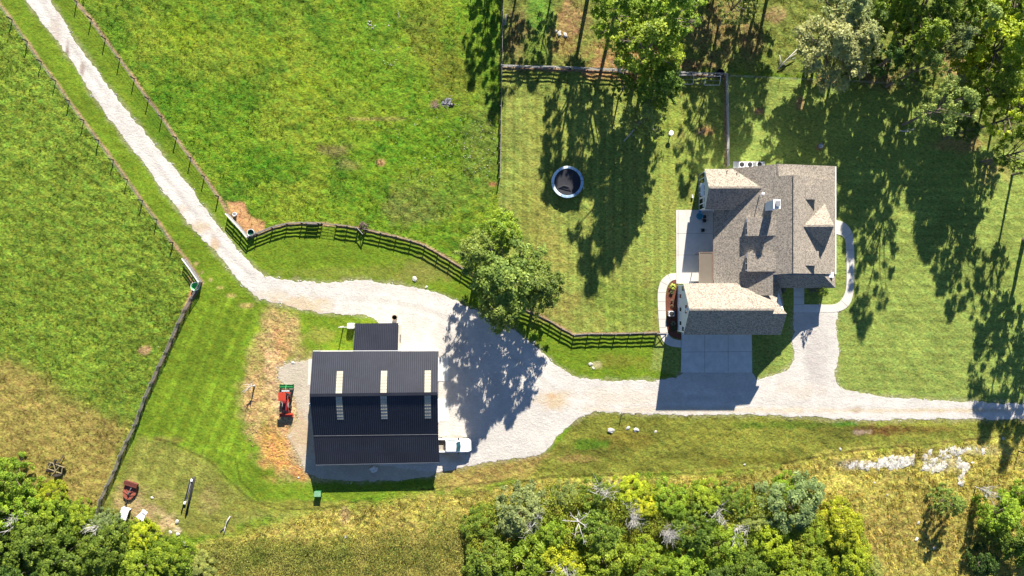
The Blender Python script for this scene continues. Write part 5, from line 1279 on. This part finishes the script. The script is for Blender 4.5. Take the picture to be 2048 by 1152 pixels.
TREES = [
 # north woods
 ("tree", "bright green tree above the fence, top one over the yard's north fence", 1236, 22, 58, 13, 'oak', 'bright', GN), ("tree", "large yellow-green tree crown just north of the yard fence, behind the hoop", 1298, 92, 78, 16.5, 'oak', 'bright', GN),
 ("tree", "green tree at the frame's top, right of the yellow-green one above the hoop", 1336, 22, 66, 17, 'oak', 'bright', GN), ("tree", "dark green tree overhanging the yard's north fence", 1322, 172, 50, 12, 'oak', 'mid', GN),
 ("tree", "small loose pale-green tree inside the yard by the fallen log", 1287, 236, 44, 9, 'light', 'olive', GN), ("tree", "small green tree against the fence, left of the overhanging dark one", 1248, 176, 30, 8, 'light', 'mid', GN),
 ("tree", "broad pale olive tree above the north-east lawn", 1660, 92, 84, 12, 'oak', 'pale', GN), ("tree", "pale olive tree touching the frame's top above the broad pale one", 1690, 28, 62, 12, 'oak', 'pale', GN), ("tree", "pale crown on the right flank of the broad pale olive tree", 1716, 84, 50, 11, 'oak', 'pale', GN),
 ("tree", "dark green tree at the frame's top right of the pale olive trees", 1786, 14, 56, 10, 'oak', 'bright', GN), ("tree", "fine-leaved green tree right of the broad pale olive tree", 1838, 80, 52, 14, 'oak', 'bright', GN), ("tree", "deep green tree behind the fine-leaved one", 1862, 18, 60, 14, 'oak', 'mid', GN),
 ("tree", "light green tree with a bare leaning trunk over the east lawn", 1836, 138, 42, 13, 'light', 'fresh', GN), ("tree", "grey-green feathery tree in the middle of the north-east woods", 1904, 84, 42, 12, 'light', 'grey', GN), ("tree", "deep green tree at the frame's top near the bare leaning limb", 1916, 14, 56, 12, 'oak', 'bright', GN),
 ("tree", "yellow-green tree beside the bare leaning limb", 1950, 48, 46, 12, 'light', 'olive', GN), ("tree", "bright yellow tree at the right edge of the north-east woods", 2004, 92, 70, 14, 'oak', 'yel', GN), ("tree", "yellow-green tree in the top right corner", 2036, 26, 60, 15, 'oak', 'yel', GN),
 ("tree", "pale green round tree at the lawn edge of the north-east woods", 1890, 214, 50, 16, 'light', 'olive', GN), ("tree", "green tree right of the pale round one at the lawn edge", 1990, 172, 50, 12, 'oak', 'bright', GN), ("tree", "grey-green tree at the right edge below the bright yellow tree", 2030, 170, 46, 10, 'light', 'grey', GN),
 ("tree", "yellow-green tree at the right edge above the bare bent trunk", 2016, 236, 50, 12, 'light', 'yel', GN), ("tree", "green tree at the right edge beside the bare bent trunk", 2036, 304, 46, 12, 'light', 'mid', GN), ("tree", "dark low tree in the shade of the north-east woods", 1930, 262, 26, 8, 'light', 'deep', GN),
 ("tree", "olive tree at the frame's top between the two dark shade bands", 1472, 6, 44, 13, 'light', 'olive', GN), ("tree", "deep green low tree on the shaded woods floor", 1768, 122, 34, 11, 'light', 'deep', GN),
 ("tree", "low yellow-green tree filling the gap below the bare leaning limb", 1946, 118, 44, 8.5, 'oak', 'yel', GN), ("tree", "low grey-green tree on the right edge between two yellow-green ones", 2042, 214, 36, 8.5, 'oak', 'grey', GN), ("tree", "low fresh green tree behind the pale olive trees at the frame's top", 1748, 50, 40, 8.5, 'oak', 'fresh', GN), ("tree", "low green tree between the pale round tree and the woods floor", 1938, 196, 32, 8, 'oak', 'bright', GN),
 ("tree", "big solitary leafy tree standing over the gravel edge and curved fence", 1012, 556, 88, 11.5, 'oak', 'fresh', "crowns of the tree group at the gravel edge"), ("tree", "bright green tree at the foot of the long straight fence", 1004, 462, 46, 9, 'oak', 'bright', "crowns of the tree group at the gravel edge"),
 ("tree", "fresh green crown spreading right of the solitary tree over the lawn", 1078, 568, 56, 10.5, 'oak', 'fresh', "crowns of the tree group at the gravel edge"), ("tree", "fresh green crown on the pasture side of the solitary tree", 954, 506, 48, 11, 'oak', 'fresh', "crowns of the tree group at the gravel edge"), ("tree", "low green crown on the gravel side of the solitary tree", 1000, 622, 48, 10.5, 'oak', 'fresh', "crowns of the tree group at the gravel edge"),
 # south-western clump
 ("tree", "bright green tree at the left edge below the harrow", 22, 958, 44, 6, 'oak', 'bright', GW), ("tree", "bright green tree at the left edge, second one below the harrow", 30, 1020, 46, 6, 'oak', 'bright', GW), ("shrub", "sparse light shrub just below the harrow", 104, 985, 26, 2.4, 'shrub', 'yel', GW),
 ("shrub", "green shrub right of the sparse light one below the harrow", 112, 1020, 32, 3.5, 'shrub', 'bright', GW), ("tree", "deep green tree in the middle of the south-western clump", 84, 1072, 54, 7, 'oak', 'mid', GW), ("tree", "deep green tree in the bottom left corner", 18, 1090, 54, 7, 'oak', 'mid', GW),
 ("tree", "green tree on the frame's bottom edge left of the white crate", 130, 1124, 52, 7, 'oak', 'mid', GW), ("shrub", "bright green shrub left of the white crate", 168, 1036, 30, 3.2, 'shrub', 'bright', GW), ("shrub", "grey-green shrub directly below the white crate", 214, 1050, 32, 3.2, 'shrub', 'grey', GW),
 ("tree", "green tree below the white crate and planks", 216, 1096, 48, 6, 'oak', 'mid', GW), ("shrub", "yellow-green shrub below the white planks", 280, 1072, 34, 3, 'shrub', 'yel', GW), ("shrub", "bright green shrub at the right end of the south-western clump", 350, 1112, 40, 3.6, 'shrub', 'bright', GW),
 ("tree", "green tree at the bottom edge near the clump's right end", 290, 1132, 48, 5, 'oak', 'bright', GW), ("shrub", "low olive shrub straggling out of the south-western clump", 404, 1136, 36, 2.4, 'shrub', 'olive', GW), ("tree", "deep green tree under the left edge shadow gap", 60, 1140, 50, 6.5, 'oak', 'deep', GW),
 # southern thicket
 ("shrub", "green shrub at the thicket's far left tip", 966, 1038, 36, 3.2, 'shrub', 'mid', GS_), ("tree", "grey-green bushy tree at the thicket's upper left", 1036, 1016, 50, 6, 'oak', 'grey', GS_), ("tree", "deep green tree in the thicket's lower left corner", 972, 1108, 46, 6.5, 'oak', 'mid', GS_), ("tree", "bright green tree at the bottom edge of the thicket's left part", 1042, 1112, 54, 6.5, 'oak', 'bright', GS_),
 ("shrub", "bright green shrub left of the forked dead tree", 1100, 1056, 36, 4, 'shrub', 'bright', GS_), ("shrub", "yellow shrub above the forked dead tree", 1126, 988, 30, 2.8, 'shrub', 'olive', GS_), ("tree", "deep green tree right of the forked dead tree", 1196, 1048, 46, 6, 'oak', 'mid', GS_), ("tree", "bright tree at the bottom below the forked dead tree", 1130, 1116, 44, 5, 'oak', 'yel', GS_),
 ("shrub", "green shrub above the grey brush tangle", 1190, 984, 32, 3.4, 'shrub', 'mid', GS_), ("shrub", "yellow shrub at the thicket's top, left of its middle", 1262, 980, 38, 3, 'shrub', 'yel', GS_), ("shrub", "yellow shrub between the two white starburst bushes", 1288, 1006, 30, 3.4, 'shrub', 'yel', GS_), ("tree", "green tree at the bottom left of the white starburst bushes", 1210, 1112, 46, 6, 'oak', 'bright', GS_),
 ("tree", "green tree at the bottom below the white starburst bushes", 1292, 1110, 46, 5.5, 'oak', 'bright', GS_), ("shrub", "yellow-green shrub right of the upper starburst bush", 1340, 1000, 38, 3.6, 'shrub', 'bright', GS_), ("tree", "deep green tree right of the lower starburst bush", 1388, 1052, 46, 6, 'oak', 'mid', GS_), ("tree", "yellow-green tree at the bottom edge in the thicket's middle", 1366, 1122, 44, 5, 'oak', 'bright', GS_),
 ("shrub", "green shrub at the thicket's top, middle", 1408, 992, 36, 3.2, 'shrub', 'bright', GS_), ("shrub", "deep green shrub at the thicket's top, right of middle", 1466, 994, 34, 3.8, 'shrub', 'mid', GS_), ("tree", "green tree beside the grey twig tangle in the thicket", 1442, 1080, 46, 5.5, 'oak', 'bright', GS_), ("shrub", "olive shrub in the thicket near the twig tangle", 1504, 1034, 34, 3.4, 'shrub', 'olive', GS_),
 ("tree", "grey-green tree at the thicket's top right", 1580, 1004, 58, 5.5, 'oak', 'grey', GS_), ("shrub", "yellow-green shrub above the grey-green tree at the thicket's top right", 1574, 972, 30, 2.6, 'shrub', 'bright', GS_), ("tree", "yellow tree below the grey-green one at the thicket's right", 1540, 1084, 46, 4.5, 'oak', 'yel', GS_), ("tree", "green tree at the bottom edge below the twig tangle", 1494, 1126, 46, 5, 'oak', 'mid', GS_),
 ("tree", "bright yellow tree at the thicket's right end", 1684, 1050, 46, 4.8, 'oak', 'yel', GS_), ("tree", "bright yellow tree at the bottom of the thicket's right end", 1690, 1112, 44, 4.5, 'oak', 'yel', GS_), ("shrub", "green shrub left of the bright yellow right-end tree", 1626, 1060, 36, 3.4, 'shrub', 'bright', GS_), ("tree", "green tree at the bottom edge left of the yellow right-end trees", 1612, 1124, 46, 5, 'oak', 'bright', GS_),
 ("shrub", "olive shrub fringe at the thicket's right slope", 1736, 1130, 30, 2.4, 'shrub', 'olive', GS_),
 ("cedar", "lone feathery green shrub tree in dry grass below the limestone", 1892, 1000, 30, 4.6, 'brushy', 'fresh', "young cedars by the limestone"), ("tree", "green tree at the right edge below the limestone", 1990, 1022, 44, 5, 'brushy', 'bright', "trees at the south-east corner"), ("tree", "deep green tree below the right-edge green one", 2012, 1062, 46, 5, 'brushy', 'mid', "trees at the south-east corner"), ("shrub", "bright shrub at the right edge beside the small stake", 2040, 986, 28, 3, 'shrub', 'bright', "trees at the south-east corner"),
 ("shrub", "green shrub on the right edge near the bottom", 2040, 1104, 36, 3.6, 'shrub', 'mid', "trees at the south-east corner"), ("shrub", "dark green shrub at the bottom right of the lone shrub's shadow", 1962, 1120, 32, 3.4, 'shrub', 'deep', "trees at the south-east corner"),
]
OFF = [(1055, -165, 50, 13), (1000, -170, 40, 11), (1190, -60, 58, 15), (1120, -110, 40, 9.5), (1385, -100, 50, 11), (1440, -110, 50, 8.5), (1535, -100, 55, 11), (1560, -60, 50, 14), (1600, -130, 60, 15), (1450, -40, 40, 8), (1850, -90, 60, 16), (2060, -30, 60, 16), (2110, 330, 45, 13), (2150, 470, 62, 15), (2180, 560, 50, 14), (-40, 1000, 50, 7), (-60, 1090, 60, 8), (60, 1210, 60, 8), (200, 1200, 60, 7), (1000, 1200, 60, 7), (1150, 1190, 60, 7), (1300, 1190, 60, 7), (1450, 1190, 60, 7), (1600, 1190, 60, 7), (2110, 1060, 50, 6)]
OFFL = ["beside the long north-south fence", "on the pasture side of the long fence", "above the yellow-green tree crown", "above the pair of pale rocks", "left of the dark shade bands", "between the dark shade bands", "right of the dark shade bands", "above the brush tangle", "above the pale olive trees", "above the dark green tree", "above the fine-leaved tree", "beside the right-edge grey-green tree", "beside the bare bent trunk", "at the height of the east walkway's top", "at the height of the east walkway's bottom", "beside the harrow's green trees", "beside the bottom left corner", "below the deep green corner tree", "below the white crate", "below the thicket's left tip", "below the forked dead tree", "below the upper starburst", "below the twig tangle", "below the thicket's yellow trees", "beside the south-east corner"]
for i, a in enumerate(TREES):
    a = list(a)
    if a[8] == GS_ or a[8] == GW: a[4] *= 1.15; a[5] *= .76; a[6] = 'brushy'; a[3] += 6 if a[8] == GS_ else 0
    tree(*a)
for i, (x, y, r, h) in enumerate(OFF):
    where = "top" if y < 0 else ("right" if x > 2048 else ("left" if x < 0 else "bottom"))
    mark = OFFL[i]
    tree("tree", "tree beyond the picture's " + where + " edge, " + mark, x, y, r, h, 'oak' if i % 3 else 'light', ('mid', 'deep', 'bright')[i % 3], "trees just beyond the picture's edge")
# the bare bent trunk at the right edge
driftwood("bare_trunk", "bare leaning trunk with one bent limb at the right edge of the lawn", "dead tree", 1972, 328, [([(1972, 332, -.2), (1975, 324, 2.0), (1976, 322, 3.6)], .16), ([(1976, 322, 3.4), (1978, 320, 5.0), (1986, 314, 7.5)], .10)], M_BARK)
driftwood("bare_trunk", "pale bare limb leaning across the woods floor at the top right", "dead tree", 1968, 60, [([(1962, 60, .2), (1972, 46, 1.6), (1990, 34, 3.0), (2002, 28, 3.4)], .14), ([(1964, 62, .4), (1961, 70, .3)], .06)])

# bleached dead bushes
def dead_bush(label, px, py, r, h, n, seed, radial=True):
    hc = h * .6; gx, gy = CX + (px - CX) * k(hc), CY + (py - CY) * k(hc); rnd = random.Random(seed)
    t = tag(empty("dead_bush", G(gx, gy)), label, "dead bush", "bleached dead bushes in the thicket"); m = MB(); R = r * S
    lobes = [rnd.uniform(0, 6.283) for _ in range(4)]
    for _ in range(n):
        a = rnd.choice(lobes) + rnd.gauss(0, .42); e = rnd.uniform(.1, 1.4); L = R * rnd.uniform(.35, 1.2); d = Vector((math.cos(a) * math.cos(e), math.sin(a) * math.cos(e), math.sin(e) * .8 * h / R / 1.2))
        p1 = d * L * .45 + Vector((rnd.gauss(0, .1) * R, rnd.gauss(0, .1) * R, h * .3)); p2 = d * L + Vector((rnd.uniform(-.15, .15) * R, rnd.uniform(-.15, .15) * R, h * .35)); m.tube([(0, 0, h * .15), p1, p2], [.034, .024, .010], 4, cap=False)
        for _ in range(5):
            s = p1.lerp(p2, rnd.uniform(.1, .95)); q = s + (d * .6 + Vector((rnd.uniform(-1.3, 1.3), rnd.uniform(-1.3, 1.3), rnd.uniform(-.2, .6)))) * L * .3; m.tube([s, q], [.022, .008], 3, cap=False)
    MB().tube([(0, 0, -.1), (0, 0, h * .5)], [.10, .06], 6).build("trunk", M_DEAD, t); m.build("branches", M_DEAD, t)
dead_bush("upper white starburst of dead twigs in the thicket", 1264, 1032, 30, 4.2, 46, 1)
dead_bush("lower white starburst of dead twigs in the thicket", 1326, 1068, 30, 4.6, 70, 2)
dead_bush("grey dead twigs inside the grey-green tree at the thicket's left", 1068, 1048, 34, 5.6, 26, 3)
dead_bush("grey brush tangle at the thicket's top left of the upper starburst", 1208, 992, 30, 4.0, 34, 4)
dead_bush("grey twigs at the thicket's bottom edge, left part", 1132, 1132, 26, 5.6, 30, 5)
dead_bush("sparse grey twigs in the middle of the thicket", 1440, 1030, 30, 5.2, 22, 6)
dead_bush("grey twig tangle between olive shrub and green trees", 1478, 1064, 24, 5.4, 24, 7)
dead_bush("white dead twigs at the top of the south-east corner tree", 1974, 984, 18, 4.2, 26, 8)
dead_bush("grey dead twigs over the fence gap by the yard's north trees", 1244, 132, 24, 7.5, 34, 9)
dead_bush("grey dead twigs among the lower-left trees at the picture's edge", 30, 1042, 24, 6.4, 20, 10)
dead_bush("grey dead twigs in the green shrub just under the white crate", 192, 1052, 18, 3.8, 24, 11)
# forked bare tree
O = Vector(G(1150, 1030)); t = tag(empty("dead_tree", O), "forked bare white tree standing between green shrubs in the thicket", "dead tree")
MB().tube([(0, 0, -.2), (.1, .2, 2.5), (.1, .6, 4.6)], [.13, .10, .07], 7).build("trunk", M_DEAD, t)
m = MB(); rnd = random.Random(6)
for dx, dy, L in ((-2.4, .4, 1), (.0, 1.6, 1), (1.2, -.6, 1), (-.4, -2.4, 1), (1.0, -3.0, 1), (-1.2, 1.4, 1), (1.4, 1.3, 1)):
    e = Vector((dx, .6 + dy, 4.6 + rnd.uniform(0, .8))); s = Vector((.1, .6 if dy > -1 else .3, 4.5)); mid = s.lerp(e, .5) + Vector((rnd.uniform(-.3, .3), rnd.uniform(-.3, .3), .2)); m.tube([s, mid, e], [.07, .05, .015], 5)
    for _ in range(4): q = mid.lerp(e, rnd.uniform(0, .9)); m.tube([q, q + Vector((rnd.uniform(-.7, .7), rnd.uniform(-.7, .7), rnd.uniform(0, .3)))], [.03, .01], 4)
m.build("branches", M_DEAD, t)
# small shrubs close to buildings and gates
def small_shrub(label, px, py, r, h, colr, name="shrub", cat="shrub"):
    v = KIND['shrub'][tr_r.randrange(3)]; t = tag(empty(name, G(px, py), tr_r.uniform(0, 6)), label, cat); s = r * S / v[2]
    for nm, me in (("trunk", v[1]), ("crown", v[0])):
        o = link(nm, me, None, t); o.scale = (s, s, h / v[3]); o.color = (*colr, 1)
small_shrub("brown dry shrub growing at the X-braced gate in the pasture fence", 727, 452, 9, 1.0, (.17, .13, .10))
small_shrub("pale-leaved shrub at the west end of the south porch", 1563, 578, 8, 1.0, (.16, .17, .13))
small_shrub("pale-leaved shrub beside the south porch's eastern walk", 1622, 579, 7, 1.0, (.16, .17, .13))
small_shrub("pale-leaved shrub at the corner under the south porch's hip", 1640, 578, 9, 1.3, (.2, .2, .15))
small_shrub("low dark shrub in the shaded mulch bed below the garage wall", 1347, 656, 6, .5, (.05, .08, .03))
tree("tree", "slim young tree beside the entry path by the porch corner", 1645, 583, 12, 4.2, 'light', 'mid', None)

# ------------------------------------------------------------------ grass that stands up, stray stones
grng = np.random.default_rng(99)
def tufts(name, label, n, box, cond, nb, h, spread, w, vary, bright=1.0, keep=None):
    x = grng.uniform(box[0], box[1], n * 3); y = grng.uniform(box[2], box[3], n * 3)
    m = cond(x, y); x, y = x[m][:n], y[m][:n]
    c, ruf, hg, dg = turf(x, y)
    ok = hg > .12; x, y, c = x[ok], y[ok], c[ok] / LIT
    N = len(x); cc = np.repeat(c, nb, 0); X = np.repeat((x - CX) * S, nb); Y = np.repeat((CY - y) * S, nb)
    M = N * nb; a = grng.uniform(0, 6.283, M); r = spread * np.sqrt(grng.uniform(0, 1, M)); X = X + r * np.cos(a); Y = Y + r * np.sin(a)
    th = np.repeat(grng.uniform(.5, 1.3, N), nb) * h * grng.uniform(.6, 1.2, M); la = np.repeat(grng.uniform(0, 6.283, N), nb) + grng.normal(0, .9, M); ll = th * grng.uniform(.35, 1.0, M)
    pa = grng.uniform(0, 6.283, M); ww = w * grng.uniform(.6, 1.3, M)
    z0 = np.full(M, -.03)
    b1 = np.stack([X - ww * np.cos(pa), Y - ww * np.sin(pa), z0], -1); b2 = np.stack([X + ww * np.cos(pa), Y + ww * np.sin(pa), z0], -1); tip = np.stack([X + ll * np.cos(la), Y + ll * np.sin(la), th * .8], -1)
    V = np.stack([b1, b2, tip], 1).reshape(-1, 3)
    br = np.repeat(grng.uniform(1 - vary, 1 + vary, N), nb) * grng.uniform(.75, 1.25, M) * bright
    hue = np.repeat(grng.uniform(-1, 1, N), nb)[:, None] * np.array([.16, .02, -.05])
    cc = np.clip(cc * br[:, None] * (1 + hue), .003, .8)
    C4 = np.repeat(np.concatenate([cc, np.ones((M, 1))], 1), 3, 0)
    me = np_mesh(name, V, np.arange(M * 3).reshape(-1, 3), {"tone": ('FLOAT_COLOR', C4)}); me.materials.append(M_BLADE)
    o = link(name, me); tag(o, label, "grass", None, "stuff"); return o
RZ = Z[6][0]; Z0 = Z[0][0]
tufts("tall_grass", "tall dry golden grass covering the rough southern strip", 9000, (380, 2080, 860, 1180), lambda x, y: sdf(x, y, RZ, 400) < -2, 14, .36, .28, .034, .6, 1.6)
def past(x, y): return ((x < 996) & (y < 470) & (sdf(x, y, Z[1][0], 400) > 4)) | (sdf(x, y, Z0, 400) < -4)
tufts("pasture_grass", "tufted green pasture grass on both sides of the drive", 17000, (-60, 1000, -60, 1040), past, 9, .17, .20, .03, .30)
def woodf(x, y): return (x > 1015) & (y < 190) & (fbm(x * S, y * S, 3, 63) > .5)
tufts("woodland_grass", "patchy grass and leaf litter on the woods floor", 3500, (1015, 2100, -60, 330), woodf, 9, .2, .25, .03, .35)
THICK = [(940, 1010), (990, 990), (1060, 985), (1110, 968), (1200, 968), (1300, 962), (1400, 972), (1500, 985), (1560, 958), (1620, 968), (1640, 1020), (1720, 1030), (1740, 1100), (1760, 1200), (930, 1200), (925, 1090)]
CLUMP = [(-80, 935), (30, 930), (60, 980), (130, 990), (190, 1020), (250, 1040), (330, 1068), (400, 1100), (420, 1200), (-80, 1200)]
def undergrowth(label, poly, n, hmax, cols, seed, leaf=.15):
    g = np.random.default_rng(seed); pl = np.array(poly)
    x = g.uniform(pl[:, 0].min(), pl[:, 0].max(), n * 2); y = g.uniform(pl[:, 1].min(), pl[:, 1].max(), n * 2)
    d = sdf(x, y, poly, 300) + (fbm(x * S, y * S, 1.6, seed) - .5) * 22; m = d < 0; x, y, d = x[m][:n], y[m][:n], d[m][:n]; N = len(x)
    wx, wy = x * S, y * S
    h = hmax * (.25 + .95 * fbm(wx, wy, 1.7, seed + 3, 3)) * sstep(0, 16, -d) + .15
    z = h * g.uniform(.45, 1, N) ** .5
    p = np.stack([(x - CX) * S, (CY - y) * S, z], -1); e = .25
    nr = g.normal(size=(N, 3)) * .6 + np.array((0, 0, .9)); nr /= np.linalg.norm(nr, axis=1)[:, None]
    u = np.cross(nr, g.normal(size=(N, 3))); u /= np.linalg.norm(u, axis=1)[:, None]; v = np.cross(nr, u); q = leaf * g.uniform(.6, 1.3, (N, 1))
    V = np.stack([p - u * q * .8, p - v * q * .42, p + u * q * .8, p + v * q * .42], 1).reshape(-1, 3)
    t = np.clip(fbm(wx, wy, 2.6, seed + 7, 3) * 1.6 - .3 + g.normal(0, .12, N), 0, 1)[:, None]; a, b = np.array(cols[0]), np.array(cols[1])
    c = (a * (1 - t) + b * t) * g.uniform(.6, 1.35, (N, 1)); C4 = np.repeat(np.concatenate([c, np.ones((N, 1))], 1), 4, 0)
    me = np_mesh("undergrowth", V, np.arange(N * 4).reshape(-1, 4), {"tone": ('FLOAT_COLOR', C4)}); me.materials.append(M_BLADE)
    tag(link("undergrowth", me), label, "undergrowth", None, "stuff")
undergrowth("low leafy brush filling the thicket between its trees", THICK, 90000, 2.4, ((.13, .20, .02), (.36, .38, .04)), 5)
undergrowth("low green brush filling the south-western clump", CLUMP, 60000, 2.2, ((.10, .19, .02), (.24, .33, .04)), 6)
undergrowth("straggling dry brush along the bottom edge", [(400, 1092), (520, 1078), (700, 1070), (850, 1060), (930, 1040), (940, 1200), (390, 1200)], 38000, .75, ((.14, .19, .03), (.34, .31, .08)), 7, .12)
# small stones lying about the pasture and dirt
def stones(name, label, spots, seed, mt=None):
    rnd = random.Random(seed); m = MB()
    for x, y, rx, ry, n, s0, s1 in spots:
        for _ in range(n):
            vs, fs = base[rnd.randrange(6)]; vs = vs; a = rnd.uniform(0, 6.28); q = math.sqrt(rnd.random()); p = G(x + rx * q * math.cos(a), y + ry * q * math.sin(a)); s = rnd.uniform(s0, s1)
            b8 = [(1, 0, 0), (0, 1, 0), (-1, 0, 0), (0, -1, 0), (0, 0, .7)]; r = rnd.uniform(0, 1.5); c, sn = math.cos(r), math.sin(r)
            m.raw([((v[0] * c - v[1] * sn) * s + p[0], (v[0] * sn + v[1] * c) * s * .8 + p[1], v[2] * s + .02) for v in b8], [(0, 1, 4), (1, 2, 4), (2, 3, 4), (3, 0, 4)])
    tag(m.build(name, mt or M_ROCK), label, "stones", None, "stuff")
stones("scattered_stones", "tiny pale stones scattered through the pasture", [(740, 50, 12, 8, 14, .05, .16), (778, 50, 8, 5, 6, .05, .14), (755, 105, 14, 10, 14, .05, .14), (780, 125, 14, 12, 12, .04, .12), (797, 20, 3, 20, 10, .05, .1), (930, 240, 60, 60, 70, .03, .09), (960, 300, 36, 60, 70, .03, .10), (880, 330, 80, 50, 50, .03, .08), (800, 240, 60, 20, 20, .03, .08), (800, 180, 100, 120, 40, .03, .08), (150, 560, 300, 250, 30, .03, .07), (200, 830, 100, 60, 20, .03, .08)], 3)
stones("gravel_spill", "loose stones spilled along the gravel's edge", [(x, y, 5, 4, 7, .04, .11) for x, y in GRAVEL[6:-4:1] if y < 845] + [(x, y, 7, 6, 6, .04, .12) for x, y in GRAVEL_W], 4)
M_CLOD = nmat("dry clay clods", (.42, .27, .13), .95, .35, 3)
stones("rubble_bank", "broken clods and stones on the orange dirt bank", [(508, 800, 22, 95, 110, .04, .12), (560, 900, 40, 50, 90, .04, .12), (545, 680, 30, 50, 60, .04, .10)], 5, M_CLOD)
